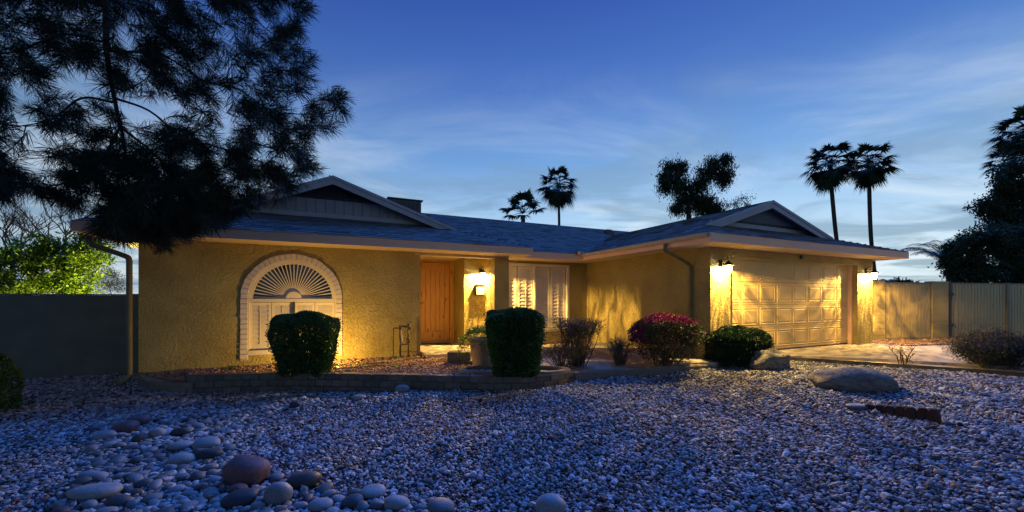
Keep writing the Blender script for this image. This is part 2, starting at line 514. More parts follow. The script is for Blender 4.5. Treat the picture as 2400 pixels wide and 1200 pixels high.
# ---- planting bed behind the wall
hx = on_y(437, 800, 9.62).x
bed = [Vector((hx, 9.62, 0))] + [p + Vector((0, .08, 0)) for p in wall_line + kerb_line[1:]] \
      + [Vector((8.6, 5.6, 0)), Vector((7.6, 6.0, 0)), Vector((7.6, 10.5, 0)), Vector((3.4, 10.5, 0)), Vector((3.4, 11.5, 0)), Vector((2.0, 11.5, 0)), Vector((2.0, 9.62, 0))]
BZ = -.125
def bedz(x, y):
    return BZ
b = MB().poly([(p.x, p.y, BZ) for p in bed])
tag(b.build('planting_bed', M['soil']), kind='structure')
w0 = wall_line[0]
pocket = [(p.x, p.y, -.26) for p in low_line] + [(w0.x + .1, w0.y + .12, -.26), (hx + .02, 9.62, -.14), (-3.16, 9.62, -.14)]
tag(MB().poly(pocket).build('low_bed', M['soil']), kind='structure')

# ---- concrete: porch, walk, driveway
def slab(name, pts, z, th, m='concrete', bev=.012):
    o = MB().prism([(x, y, z - th) for x, y in pts], (0, 0, th)).build(name, M[m], bevel=bev)
    return tag(o, kind='structure')
slab('porch_slab', [(2.06, 9.0), (4.9, 9.0), (4.9, 10.44), (3.40, 10.44), (3.40, 11.49), (2.06, 11.49)], -.03, .12)
slab('path', [(4.93, 8.75), (6.35, 8.75), (6.35, 6.0), (7.47, 5.6), (7.47, 9.75), (4.93, 9.75)], -.06, .10)
dw = [Vector((7.5, 5.75, 0)), Vector((8.9, 5.72, 0)), Vector((9.7, 5.35, 0)), Vector((10.8, 4.25, 0)), Vector((11.35, 3.4, 0)), Vector((12.6, 1.2, 0)), Vector((14.2, -2.5, 0)), Vector((16, -8, 0)), Vector((23, -8, 0)), Vector((22.5, 3.4, 0)), Vector((14.2, 5.2, 0)), Vector((14.2, 6.16, 0)), Vector((7.5, 6.16, 0))]
slab('driveway', [(p.x, p.y) for p in dw], -.03, .13)
# granite strip between driveway and edging
st = MB()
E2 = [p for p in edge_line]
st.poly([(p.x, p.y, -.085) for p in E2] + [(16.2, -2.5, -.085), (16, 5.2, -.085), (8.6, 6.1, -.085), (8.45, 5.55, -.085)])
tag(st.build('granite_strip', M['soil']), kind='structure')
st2 = MB().poly([(14.22, 5.45, -.045), (23, 3.4, -.045), (23, 5.1, -.045), (14.22, 7.3, -.045)])
tag(st2.build('gravel_verge', M['soil']), kind='structure')

# ---- dark steel edging along the gravel
r = root('lawn_edging', edge_line[0], 'low dark edging strip between yard gravel and driveway verge', 'edging')
e = MB()
for a, c in zip(edge_line[:-1], edge_line[1:]):
    e.beam(Vector((a.x, a.y, -.145)), Vector((c.x, c.y, -.145)), .05, .16)
e.build('edging_strip', M['steel'], r)

# ---- planter wall: separate blocks in three courses
r = root('planter_wall', wall_line[0] + Vector((0, 0, -.35)), 'low curved retaining wall of grey concrete blocks before the planting bed', 'garden wall')
def block_mesh():
    L_, D_, H_ = .285, .15, .112
    m = MB()
    bb = .008
    # chamfered block
    pts = []
    for z, s in ((0, bb), (bb, 0), (H_ - bb, 0), (H_, bb)):
        pts += [(s, s, z), (L_ - s, s, z), (L_ - s, D_ - s, z), (s, D_ - s, z)]
    f = [(3, 2, 1, 0), (12, 13, 14, 15)]
    for k in range(3):
        for i in range(4):
            f.append((k * 4 + i, k * 4 + (i + 1) % 4, k * 4 + 4 + (i + 1) % 4, k * 4 + 4 + i))
    m.add([(x - L_ / 2, y - .0, z - H_) for x, y, z in pts], f)
    return m.mesh('block', M['block'])
BM = block_mesh()
def walk_line(line, step, off):
    d = off; out = []
    cum = [0]
    for a, c in zip(line[:-1], line[1:]):
        cum.append(cum[-1] + (c - a).length)
    while d < cum[-1] - .05:
        i = max(k for k in range(len(cum)) if cum[k] <= d)
        i = min(i, len(line) - 2)
        t = (d - cum[i]) / (cum[i + 1] - cum[i])
        out.append((line[i].lerp(line[i + 1], t), (line[i + 1] - line[i]).normalized()))
        d += step
    return out
for c in range(3):
    for p, t in walk_line(wall_line, .295, .15 + (c % 2) * .147):
        j = random.uniform(-.006, .006)
        nrm = Vector((-t.y, t.x, 0))
        q = p + nrm * (.012 * c * -1 + j + .012)
        link_mesh('block', BM, r, (q.x, q.y, WT - c * .116 + random.uniform(-.003, .003)), (random.uniform(-.01, .01), 0, math.atan2(t.y, t.x) + random.uniform(-.015, .015)))
core = MB()
for a, c in zip(wall_line[:-1], wall_line[1:]):
    t = (c - a).normalized(); nn = Vector((-t.y, t.x, 0)) * .085
    core.beam(Vector((a.x, a.y, WT - .22)) + nn, Vector((c.x, c.y, WT - .22)) + nn, .11, .40)
core.build('mortar_core', M['kerb'], r)

def kerb(name, line, w, top, depth, m, label):
    r = root(name, line[0] + Vector((0, 0, -.3)), label, 'kerb')
    prof = [(0, -depth), (0, -.03), (.02, -.005), (.045, 0), (w - .045, 0), (w - .02, -.005), (w, -.03), (w, -depth)]
    V = []; F = []
    for i, p in enumerate(line):
        t = (line[min(i + 1, len(line) - 1)] - line[max(i - 1, 0)]).normalized()
        nn = Vector((-t.y, t.x, 0))
        for o, z in prof:
            q = p + nn * o
            V.append((q.x, q.y, top + z))
    n = len(prof)
    for i in range(len(line) - 1):
        for k in range(n - 1):
            F.append((i * n + k, (i + 1) * n + k, (i + 1) * n + k + 1, i * n + k + 1)[::-1])
    F.append(tuple(range(n))); F.append(tuple(range((len(line) - 1) * n, len(line) * n))[::-1])
    MB().add(V, F).build('kerb_run', M[m], r, smooth=False)
    return r
kerb('garden_kerb', kerb_line, .15, WT, .3, 'kerb', 'smooth tan concrete kerb curving from block wall to rugged boulder')
kerb('garden_kerb', low_line, .10, -.23, .25, 'kerb', 'lower curved kerb course at house corner beside the downspout')

# ring of concrete round the middle hedge
RC = on_z(1205, 869, WT)
ring = root('tree_ring', RC + Vector((0, 0, -.1)), 'oval concrete ring around the tall tapered hedge', 'planter ring')
V = []; F = []; nseg = 48
for i in range(nseg):
    a = 2 * PI * i / nseg
    for s, z in ((1.0, -.14), (1.0, -.005), (.985, .012), (.86, .012), (.845, -.005), (.845, -.14)):
        q = RC + RT * (1.06 * s * math.cos(a)) + FW * (.42 * s * math.sin(a))
        V.append((q.x, q.y, WT + z + .035))
for i in range(nseg):
    for k in range(5):
        F.append((i * 6 + k, ((i + 1) % nseg) * 6 + k, ((i + 1) % nseg) * 6 + k + 1, i * 6 + k + 1))
MB().add(V, F).build('ring_kerb', M['kerb'], ring)

# ================================================================== THE HOUSE
H = root('house', (5, 12, 0), 'single-storey tan stucco ranch house with grey shingle roof and double garage', 'house')
FY, RY, GY = 9.6, 10.45, 5.95          # front wing wall, recessed wall, garage wall
GX0, GX1 = 7.5, 14.2
ZS, ZE = 2.37, 2.54                    # soffit, eave
AX, AZ, AR = -.64, 1.25, .83           # arched window: centre, springing, opening radius
# --- front wall with the arched opening
w = MB()
ax0, ax1, asill = AX - AR, AX + AR, .17
def wallq(x0, x1, z0, z1):
    w.add([(x0, FY, z0), (x1, FY, z0), (x1, FY, z1), (x0, FY, z1)], [(0, 1, 2, 3)])
wallq(-3.17, ax0, -.3, ZS + .05); wallq(ax1, 2.04, -.3, ZS + .05); wallq(ax0, ax1, -.3, asill)
N_ = 40
arc = [(AX - AR * math.cos(PI * i / N_), AZ + AR * math.sin(PI * i / N_)) for i in range(N_ + 1)]
for (xa, za), (xb, zb) in zip(arc[:-1], arc[1:]):
    w.add([(xa, FY, za), (xb, FY, zb), (xb, FY, ZS + .05), (xa, FY, ZS + .05)], [(0, 1, 2, 3)])
loop = [(ax0, asill)] + arc + [(ax1, asill)]
for i in range(len(loop)):
    (xa, za), (xb, zb) = loop[i], loop[(i + 1) % len(loop)]
    w.add([(xa, FY, za), (xb, FY, zb), (xb, FY + .22, zb), (xa, FY + .22, za)], [(0, 3, 2, 1)])
w.add([(-3.17, FY, -.3), (-3.17, 18.2, -.3), (-3.17, 18.2, ZS + .05), (-3.17, FY, ZS + .05)], [(0, 3, 2, 1)])
w.add([(2.04, FY, -.3), (2.04, 11.6, -.3), (2.04, 11.6, ZS + .05), (2.04, FY, ZS + .05)], [(0, 1, 2, 3)])
w.build('front_wall', M['stucco'], H)
# inner lining behind the front wall so that no light leaks through
ln = MB().box(-3.0, 1.9, FY + .25, FY + .3, -.3, ZS + .04).box(-3.17, 14.2, 18.2, 18.3, -.3, ZS + .04)
ln.build('inner_wall', M['soffit'], H)
# --- entry and recessed wall
w = MB().box(2.045, 3.60, 11.52, 11.65, -.3, ZS + .05).box(3.42, 3.60, 10.66, 11.52, -.3, ZS + .05)
WX0, WX1, WZ0, WZ1 = 4.52, 6.76, .36, 2.22
w.box(3.42, WX0, RY, RY + .2, -.3, ZS + .05).box(WX1, 7.5, RY, RY + .2, -.3, ZS + .05).box(WX0, WX1, RY, RY + .2, -.3, WZ0).box(WX0, WX1, RY, RY + .2, WZ1, ZS + .05)
w.build('entry_wall', M['stucco'], H)
# --- garage walls
w = MB().box(GX0, GX0 + .2, GY + .3, RY - .002, -.3, ZS + .05)
w.build('garage_side_wall', M['stucco'], H)
DX0, DX1 = 8.14, 13.40
w = MB().box(GX0, DX0, GY, GY + .3, -.3, ZS + .05).box(DX1, GX1, GY, GY + .3, -.3, ZS + .05).box(DX0, DX1, GY, GY + .3, 2.175, ZS + .05)
w.build('garage_front_wall', M['stucco'], H)
MB().box(GX1 - .2, GX1, GY + .3, 18.2, -.3, ZS + .05).build('garage_far_wall', M['stucco'], H)
# --- porch pillar and beam
MB().box(3.97, 4.39, FY, FY + .36, -.1, 2.30).build('pillar', M['stucco'], H, bevel=.01)
MB().box(2.045, 4.39, FY + .02, FY + .30, 2.305, ZS + .02).box(1.90, 2.06, FY - .012, FY, 2.30, ZS + .01).build('porch_beam', M['soffit'], H)
# --- soffits
w = MB().box(-3.75, 4.7, 8.9, 11.62, ZS, ZS + .012).box(4.7, 6.75, 9.6, 10.7, ZS, ZS + .012).box(6.75, 14.6, 5.35, 10.7, ZS, ZS + .012).box(-3.75, -3.1, 11.62, 18.6, ZS, ZS + .012)
w.build('soffit', M['soffit'], H)
# --- fascia boards
for x0, x1, y0, y1 in ((-3.78, 4.73, 8.87, 8.9), (4.70, 4.73, 8.902, 9.57), (4.732, 6.75, 9.57, 9.6), (6.72, 6.75, 5.35, 9.568), (6.72, 14.63, 5.32, 5.348), (14.60, 14.63, 5.35, 18.6), (-3.78, -3.75, 8.902, 18.6)):
    MB().box(x0, x1, y0, y1, ZS - .012, ZE + .0).build('fascia', M['trim'], H, bevel=.004)
# --- gutters on the garage side and the left side
def gutter(a, c, out):
    a, c, out = Vector(a), Vector(c), Vector(out)
    prof = [(0, 0), (0, -.085), (.055, -.085), (.085, -.03), (.085, 0), (.08, 0), (.08, -.028), (.052, -.078), (.006, -.078), (.006, 0)]
    m = MB(); n = len(prof)
    V = [p + out * o + Vector((0, 0, z)) for p in (a, c) for o, z in prof]
    m.add(V, [(k, (k + 1) % n, n + (k + 1) % n, n + k) for k in range(n)] + [tuple(range(n))[::-1], tuple(range(n, 2 * n))])
    return m.build('gutter', M['gutter'], H)
gutter((6.718, 5.36, ZE - .005), (6.718, 9.56, ZE - .005), (-1, 0, 0))
gutter((-3.782, 9.0, ZE - .005), (-3.782, 17, ZE - .005), (-1, 0, 0))
MB().box(6.50, 6.56, 9.42, 9.56, ZE - .03, ZE + .055).box(6.50, 6.715, 9.50, 9.56, ZE - .03, ZE + .055).build('valley_splash_guard', M['trim'], H)
# --- downspouts
def spout(name, pts, rr):
    return MB().tube(catmull(pts, 4), rr, 8).build(name, M['spout'], H, smooth=True)
spout('downspout', [(6.67, 6.42, 2.44), (6.67, 6.42, 2.34), (6.72, 6.42, 2.28), (7.32, 6.42, 2.06), (7.43, 6.42, 1.98), (7.445, 6.42, 1.85), (7.445, 6.42, .5), (7.445, 6.42, -.08)], .036)
spout('downspout', [(-3.83, 9.52, 2.44), (-3.82, 9.52, 2.30), (-3.74, 9.50, 2.20), (-3.30, 9.42, 2.02), (-3.235, 9.40, 1.95), (-3.23, 9.40, 1.8), (-3.23, 9.40, .8), (-3.23, 9.40, -.05), (-3.24, 9.36, -.16), (-3.32, 9.22, -.25)], .045)

# --- roofs
def roof(name, deck_polys, shingle_planes):
    d = MB()
    for P in deck_polys: d.poly(P)
    o = d.build(name, M['deck'], H)
    sh = MB()
    for P, u in shingle_planes:
        P = [Vector(p) for p in P]
        u = Vector(u).normalized()
        nrm = (P[1] - P[0]).cross(P[2] - P[0]).normalized()
        if nrm.z < 0: nrm = -nrm
        v = nrm.cross(u).normalized()
        if v.z < 0: v = -v
        o0 = P[0]
        UV = [((p - o0).dot(u), (p - o0).dot(v)) for p in P]
        vmin, vmax = min(q[1] for q in UV), max(q[1] for q in UV)
        ex = .145; row = 0; vv = vmin - .02
        while vv < vmax - .02:
            vm = min(max(vv + ex * .5, vmin + 1e-3), vmax - 1e-3)
            xsn = []
            for i in range(len(UV)):
                (ua, va), (ub, vb) = UV[i], UV[(i + 1) % len(UV)]
                if (va > vm) != (vb > vm):
                    xsn.append(ua + (ub - ua) * (vm - va) / (vb - va))
            xsn.sort()
            for a, c in zip(xsn[0::2], xsn[1::2]):
                x = a - random.uniform(0, .33)
                while x < c:
                    L_ = random.choice((.33, .33, .2, .26, .4))
                    x0, x1 = max(a, x), min(c, x + L_ - .008)
                    if x1 - x0 > .02:
                        th = random.uniform(.012, .022)
                        lo = vv + random.uniform(-.008, .006)
                        hi = vv + ex + .03
                        A = o0 + u * x0 + v * lo; B = o0 + u * x1 + v * lo; C = o0 + u * x1 + v * hi; D = o0 + u * x0 + v * hi
                        up = nrm * th; b0 = nrm * .002
                        sh.add([A + up, B + up, C + b0 * 2, D + b0 * 2, A + b0, B + b0], [(0, 1, 2, 3), (4, 5, 1, 0), (4, 0, 3), (5, 2, 1)])
                    x += L_
            vv += ex; row += 1
    s = sh.build('shingles', M['shingle'], o)
    tag(s, kind='stuff')
    return o
# front wing with its dutch gable
RXW, RZW, YB, YW = .13, 4.16, 10.4, 10.68
sl, sr, sf = (RZW - ZE) / (RXW + 3.75), (RZW - ZE) / (4.7 - RXW), .38
zb = ZE + sf * (YB - 8.9); zw = ZE + sf * (YW - 8.9)
xl, xr = -3.75 + (zb - ZE) / sl, 4.7 - (zb - ZE) / sr
xlw, xrw = -3.75 + (zw - ZE) / sl, 4.7 - (zw - ZE) / sr
hipP = [(-3.75, 8.88, ZE), (4.7, 8.88, ZE), (xr, YB, zb), (xrw, YW, zw), (xlw, YW, zw), (xl, YB, zb)]
leftP = [(-3.75, 8.88, ZE), (xl, YB, zb), (RXW, YB, RZW), (RXW, 15.2, RZW), (-3.75, 18.6, ZE)]
rightP = [(4.7, 8.88, ZE), (4.7, 13.0, ZE), (RXW, 15.2, RZW), (RXW, YB, RZW), (xr, YB, zb)]
wr = roof('front_wing_roof', [hipP, leftP, rightP], [(hipP, (1, 0, 0)), (leftP, (0, 1, 0)), (rightP, (0, 1, 0))])
# main roof
mainP = [(1.2, 9.58, ZE), (14.6, 9.58, ZE), (14.6, 14.2, 4.29), (1.2, 14.2, 4.29)]
backP = [(-3.75, 18.8, ZE), (14.6, 18.8, ZE), (14.6, 14.2, 4.29), (1.2, 14.2, 4.29)]
roof('main_roof', [mainP, backP, [(14.6, 9.58, ZE), (14.6, 18.8, ZE), (14.6, 14.2, 4.29)]], [(mainP, (1, 0, 0))])
# garage roof
RXG, RZG, YBG, YWG = 10.45, 3.78, 6.5, 6.76
sgl, sgr = (RZG - ZE) / (RXG - 6.75), (RZG - ZE) / (14.6 - RXG)
zbg = ZE + sf * (YBG - 5.35); zwg = ZE + sf * (YWG - 5.35)
xgl, xgr = 6.75 + (zbg - ZE) / sgl, 14.6 - (zbg - ZE) / sgr
xglw, xgrw = 6.75 + (zwg - ZE) / sgl, 14.6 - (zwg - ZE) / sgr
ghip = [(6.75, 5.33, ZE), (14.6, 5.33, ZE), (xgr, YBG, zbg), (xgrw, YWG, zwg), (xglw, YWG, zwg), (xgl, YBG, zbg)]
gleft = [(6.75, 5.33, ZE), (xgl, YBG, zbg), (RXG, YBG, RZG), (RXG, 13.6, RZG), (6.75, 13.6, ZE)]
gright = [(14.6, 5.33, ZE), (14.6, 13.6, ZE), (RXG, 13.6, RZG), (RXG, YBG, RZG), (xgr, YBG, zbg)]
roof('garage_roof', [ghip, gleft, gright], [(ghip, (1, 0, 0)), (gleft, (0, 1, 0)), (gright, (0, 1, 0))])

# --- gables: siding boards, louvred vent, barge boards, base trim
def gable(cx, cz, xa, xb, y_barge, y_wall, zbase, zbw, x0w, x1w, vent_drop, boards, nsl):
    gm = MB().poly([(x0w, y_wall + .01, zbw - .05), (x1w, y_wall + .01, zbw - .05), (cx, y_wall + .01, cz - .02)])
    gb = gm.build('gable', M['louver'], H)
    zv = cz - vent_drop                                    # bottom of the vent
    def zr(x):                                             # roof line over the gable wall
        return cz - .03 - (cx - x) * (cz - zbw) / (cx - x0w) if x < cx else cz - .03 - (x - cx) * (cz - zbw) / (x1w - cx)
    if boards:
        bw = .21; x = x0w
        while x < x1w - .02:
            xe = min(x + bw - .012, x1w)
            za, zc = min(zr(x), zv), min(zr(xe), zv)
            P = [(x, y_wall, zbw - .04), (xe, y_wall, zbw - .04), (xe, y_wall, max(zc, zbw)), (x, y_wall, max(za, zbw))]
            MB().prism(P, (0, -.014, 0)).build('siding_board', M['siding'], gb)
            x += bw
    for k in range(nsl):                                   # louvre slats
        z = zv + (cz - .12 - zv) * (k + .35) / nsl
        hx0 = x0w + (z - zbw) / (cz - zbw) * (cx - x0w) + .1; hx1 = x1w - (z - zbw) / (cz - zbw) * (x1w - cx) - .1
        if hx1 - hx0 > .1:
            MB().obox(((hx0 + hx1) / 2, y_wall - .03, z), ((hx1 - hx0) / 2, 0, 0), (0, .035, -.028), (0, .004, .005)).build('slat', M['siding' if not boards else 'louver'], gb)
    # base trim
    MB().box(x0w + .12, x1w - .12, y_wall - .045, y_wall - .016, zbw - .02, zbw + .10).build('base_trim', M['bluetrim'], gb)
    # barge boards with a thinner cap board above
    for a, c in (((xa - (cx - xa) * .02, y_barge - .02, zbase), (cx, y_barge - .02, cz)), ((xb + (xb - cx) * .02, y_barge - .02, zbase), (cx, y_barge - .02, cz))):
        a, c = Vector(a), Vector(c)
        dn = Vector((0, 0, -.11))
        t = (c - a)
        P = [a + Vector((0, 0, .0)), c, c + Vector((0, 0, -.19)), a + Vector((0, 0, -.19)) + t * .0]
        MB().prism([p + Vector((0, 0, .005)) for p in P], (0, -.03, 0)).build('barge_board', M['bluetrim'], gb)
        P2 = [a + Vector((0, -.031, .02)), c + Vector((0, -.031, .02)), c + Vector((0, -.031, -.05)), a + Vector((0, -.031, -.05))]
        MB().prism(P2, (0, -.02, 0)).build('barge_cap', M['bluetrim'], gb)
        # underside of the rake
        P3 = [a + Vector((0, 0, -.06)), c + Vector((0, 0, -.06)), c + Vector((0, y_wall - y_barge + .02, -.06)), a + Vector((0, y_wall - y_barge + .02, -.06))]
        MB().prism(P3, (0, 0, .02)).build('rake_soffit', M['siding'], gb)
    return gb
gable(RXW, RZW, xl, xr, YB, YW, zb, zw, xlw, xrw, .50, True, 6)
gable(RXG, RZG, xgl, xgr, YBG, YWG, zbg, zwg, xglw, xgrw, .52, False, 6)
# --- roof cooler and vents
ac = root('roof_cooler', (2.25, 13.2, 3.9), 'dark boxy evaporative cooler on the roof behind the left gable', 'cooler')
MB().box(1.75, 2.75, 12.8, 13.6, 3.9, 4.38).build('cabinet', M['ac'], ac, bevel=.02)
for k in range(7):
    MB().box(1.80 + k * .133, 1.86 + k * .133, 12.78, 12.798, 3.98, 4.30).build('vent_slat', M['steel'], ac)
MB().box(1.70, 2.80, 12.75, 13.65, 4.382, 4.41).build('lid', M['ac'], ac)
MB().box(2.70, 2.95, 12.95, 13.4, 3.85, 4.02).build('duct', M['bluetrim'], ac)
p = on_y(1425, 548, 13.3)
MB().box(p.x - .12, p.x + .12, 13.2, 13.45, 3.85, 4.12).build('roof_vent', M['ac'], H)
MB().tube([(10.3, 12.6, 3.6), (10.3, 12.6, 3.95)], .035, 8).build('vent_pipe', M['ac'], H)

# --- arched window
aw = MB().add([(ax0, FY + .15, asill), (ax1, FY + .15, asill), (ax1, FY + .15, AZ)] + [(x, FY + .15, z) for x, z in arc[::-1][1:-1]] + [(ax0, FY + .15, AZ)], [tuple(range(N_ + 3))]).build('arched_window', M['paned'], H)
# brick surround: each brick its own piece
nb = 27
for i in range(nb):
    a0 = PI * i / nb + .004; a1 = PI * (i + 1) / nb - .004
    r0, r1 = AR - .01, AR + .118 + random.uniform(-.006, .006)
    P = [(AX - rr * math.cos(a), FY, AZ + rr * math.sin(a)) for rr, a in ((r0, a0), (r0, a1), (r1, a1), (r1, a0))]
    MB().prism(P, (0, -.032 + random.uniform(-.005, .005), 0)).build('brick', M['brickw'], aw, bevel=.004)
for sgn in (-1, 1):
    z = AZ - .004
    while z > .02:
        h = .102
        z0 = max(z - h + .006, 0.0)
        xx0, xx1 = sorted((AX + sgn * (AR - .01), AX + sgn * (AR + .118 + random.uniform(-.006, .006))))
        MB().box(xx0, xx1, FY - .032 + random.uniform(-.005, .005), FY, z0, z - .003).build('brick', M['brickw'], aw, bevel=.004)
        z -= h
# frames
def ring_arc(r0, r1, y0, y1, name, m, a0=0, a1=PI, n=36):
    V = []; F = []
    for i in range(n + 1):
        a = a0 + (a1 - a0) * i / n
        for rr, y in ((r0, y0), (r1, y0), (r1, y1), (r0, y1)):
            V.append((AX - rr * math.cos(a), y, AZ + rr * math.sin(a)))
    for i in range(n):
        for k in range(4):
            F.append((i * 4 + k, i * 4 + (k + 1) % 4, (i + 1) * 4 + (k + 1) % 4, (i + 1) * 4 + k))
    F += [(0, 1, 2, 3), (n * 4 + 3, n * 4 + 2, n * 4 + 1, n * 4)]
    return MB().add(V, F).build(name, M[m], aw)
ring_arc(AR - .09, AR - .002, FY + .03, FY + .14, 'arch_frame', 'white')
ring_arc(AR - .045, AR - .004, FY + .005, FY + .029, 'arch_stop', 'white')
ring_arc(0.0, .15, FY + .035, FY + .075, 'sunburst_hub', 'white', n=16)
ns_ = 29
for i in range(ns_):
    a = PI * (i + .5) / ns_
    c, s_ = -math.cos(a), math.sin(a)
    MB().beam((AX + .14 * c, FY + .085, AZ + .14 * s_), (AX + (AR - .085) * c, FY + .085, AZ + (AR - .085) * s_), .020, .014, (0, 1, 0)).build('sunburst_spoke', M['white'], aw)
MB().box(ax0 + .002, ax1 - .002, FY + .025, FY + .14, AZ - .07, AZ + .001).build('transom', M['white'], aw, bevel=.006)
MB().box(ax0 + .002, ax1 - .002, FY - .03, FY + .14, asill - .075, asill + .02).build('window_sill', M['brickw'], aw, bevel=.008)
MB().box(AX - .02, AX + .02, FY + .02, FY + .13, asill + .02, AZ - .07).build('mullion', M['steel'], aw)
def shutter(win, x0, x1, z0, z1, y, fr=.055, ns=9):
    o = MB().box(x0, x0 + fr, y, y + .03, z0, z1).box(x1 - fr, x1, y, y + .03, z0, z1).box(x0 + fr, x1 - fr, y, y + .03, z0, z0 + fr).box(x0 + fr, x1 - fr, y, y + .03, z1 - fr, z1)
    o.build('shutter_frame', M['shutter'], win, bevel=.003)
    zz0, zz1 = z0 + fr, z1 - fr
    for k in range(ns):
        zc = zz0 + (zz1 - zz0) * (k + .5) / ns
        hh = (zz1 - zz0) / ns * .52
        MB().obox(((x0 + x1) / 2, y + .016, zc), ((x1 - x0) / 2 - fr + .001, 0, 0), (0, -.012, hh * .96) if False else (0, .012, hh * .99), (0, .004, -.002)).build('slat', M['shutter'], win)
    MB().box((x0 + x1) / 2 - .006, (x0 + x1) / 2 + .006, y - .008, y + .004, zz0 + .05, zz1 - .05).build('tilt_rod', M['shutter'], win)
q = (ax1 - ax0 - .06) / 4
for k in range(4):
    xx = ax0 + .01 + k * q + (.02 if k > 1 else 0)
    shutter(aw, xx + .004, xx + q - .004, asill + .03, AZ - .08, FY + .095, .05, 9)
MB().box(ax0 + .002, ax0 + .03, FY + .03, FY + .094, asill + .02, AZ - .07).box(ax1 - .03, ax1 - .002, FY + .03, FY + .094, asill + .02, AZ - .07).build('jamb_frame', M['white'], aw)

# --- recessed window
rw = MB().box(WX0, WX1, RY + .13, RY + .14, WZ0, WZ1).build('window', M['paned'], H)
for nm, bb in (('window_frame', (WX0 - .07, WX0 + .01, WZ0 - .02, WZ1 + .07)), ('window_frame', (WX1 - .01, WX1 + .07, WZ0 - .02, WZ1 + .07)), ('window_frame', (WX0 + .012, WX1 - .012, WZ1 - .01, WZ1 + .07))):
    MB().box(bb[0], bb[1], RY - .03, RY + .06, bb[2], bb[3]).build(nm, M['white'], rw, bevel=.006)
MB().box(WX0 - .10, WX1 + .10, RY - .07, RY + .06, WZ0 - .10, WZ0 - .022).build('window_sill', M['white'], rw, bevel=.008)
MB().box((WX0 + WX1) / 2 - .025, (WX0 + WX1) / 2 + .025, RY + .02, RY + .10, WZ0 - .02, WZ1 - .012).build('mullion', M['white'], rw)
q = (WX1 - WX0) / 4
for k in range(4):
    shutter(rw, WX0 + k * q + .012, WX0 + (k + 1) * q - .012, WZ0 + .01, WZ1 - .015, RY + .075, .07, 16)

# --- entry door: plank door with an arched panel
DY = 11.40
dr = MB().box(2.30, 3.27, DY + .03, DY + .07, .02, 2.30).build('entry_door', M['door'], H)
MB().box(2.10, 2.29, DY - .02, DY + .118, -.03, 2.42).build('door_frame', M['door'], dr, bevel=.006)
MB().box(3.28, 3.415, DY - .02, DY + .118, -.03, 2.42).build('door_frame', M['door'], dr, bevel=.006)
MB().box(2.292, 3.278, DY - .02, DY + .118, 2.31, 2.42).build('door_frame', M['door'], dr, bevel=.006)
MB().box(2.30, 2.44, DY, DY + .029, .02, 2.30).build('stile', M['door'], dr, bevel=.006)
MB().box(3.13, 3.27, DY, DY + .029, .02, 2.30).build('stile', M['door'], dr, bevel=.006)
MB().box(2.442, 3.128, DY, DY + .029, .02, .292).build('rail', M['door'], dr, bevel=.006)
ra = [(2.442 + .686 * i / 12, DY, 1.93 + .17 * math.sin(PI * i / 12)) for i in range(13)]
MB().prism(ra + [(3.128, DY, 2.298), (2.442, DY, 2.298)], (0, .029, 0)).build('arched_rail', M['door'], dr)
for k in range(5):
    x0 = 2.446 + k * .1365
    MB().box(x0, x0 + .122, DY + .008, DY + .029, .305, 2.10).build('plank', M['door'], dr, bevel=.005)
MB().tube([(2.385, DY - .005, 1.12), (2.385, DY - .06, 1.12), (2.40, DY - .065, 1.12), (2.52, DY - .065, 1.135)], .012, 8).lathe([(0, 0), (.03, 0), (.03, .08), (0, .08)], (2.385, DY - .03, 1.08), 10).build('door_handle', M['iron'], dr)
MB().box(2.292, 3.278, DY - .06, DY + .10, -.03, .012).build('threshold', M['concrete'], dr)

# --- garage door: sections with raised panels
GD = MB().box(DX0 + .003, DX1 - .003, GY + .235, GY + .27, -.02, 2.21).build('garage_door', M['gdoor'], H)
cw = (DX1 - DX0) / 8; rh = .55
def bump_panel():
    m = MB(); a, c = cw / 2 - .055, rh / 2 - .075
    def ringp(s, y): return [(-a + s, y, -c + s), (a - s, y, -c + s), (a - s, y, c - s), (-a + s, y, c - s)]
    V = ringp(-.008, 0) + ringp(.0, -.007) + ringp(.012, -.007) + ringp(.022, -.001) + ringp(.040, -.001) + ringp(.058, -.008)
    F = []
    for k in range(5):
        for i in range(4):
            F.append((k * 4 + i, k * 4 + (i + 1) % 4, k * 4 + 4 + (i + 1) % 4, k * 4 + 4 + i))
    F.append((20, 21, 22, 23))
    return m.add(V, F).mesh('panel', M['gdoor'])
PMm = bump_panel()
for rr in range(4):
    z0 = rr * rh
    MB().box(DX0 + .004, DX1 - .004, GY + .215, GY + .234, z0 + .004, min(z0 + rh - .004, 2.20)).build('door_section', M['gdoor'], GD, bevel=.004)
    for cc_ in range(8):
        link_mesh('panel', PMm, GD, (DX0 + cw * (cc_ + .5), GY + .2148, z0 + rh / 2))
MB().box(DX0 + .004, DX1 - .004, GY + .22, GY + .26, -.028, .003).build('bottom_seal', M['steel'], GD)
MB().box(DX0 + .001, DX0 + .05, GY + .12, GY + .21, -.028, 2.174).build('door_jamb', M['trim'], GD)
MB().box(DX1 - .05, DX1 - .001, GY + .12, GY + .21, -.028, 2.174).build('door_jamb', M['trim'], GD)
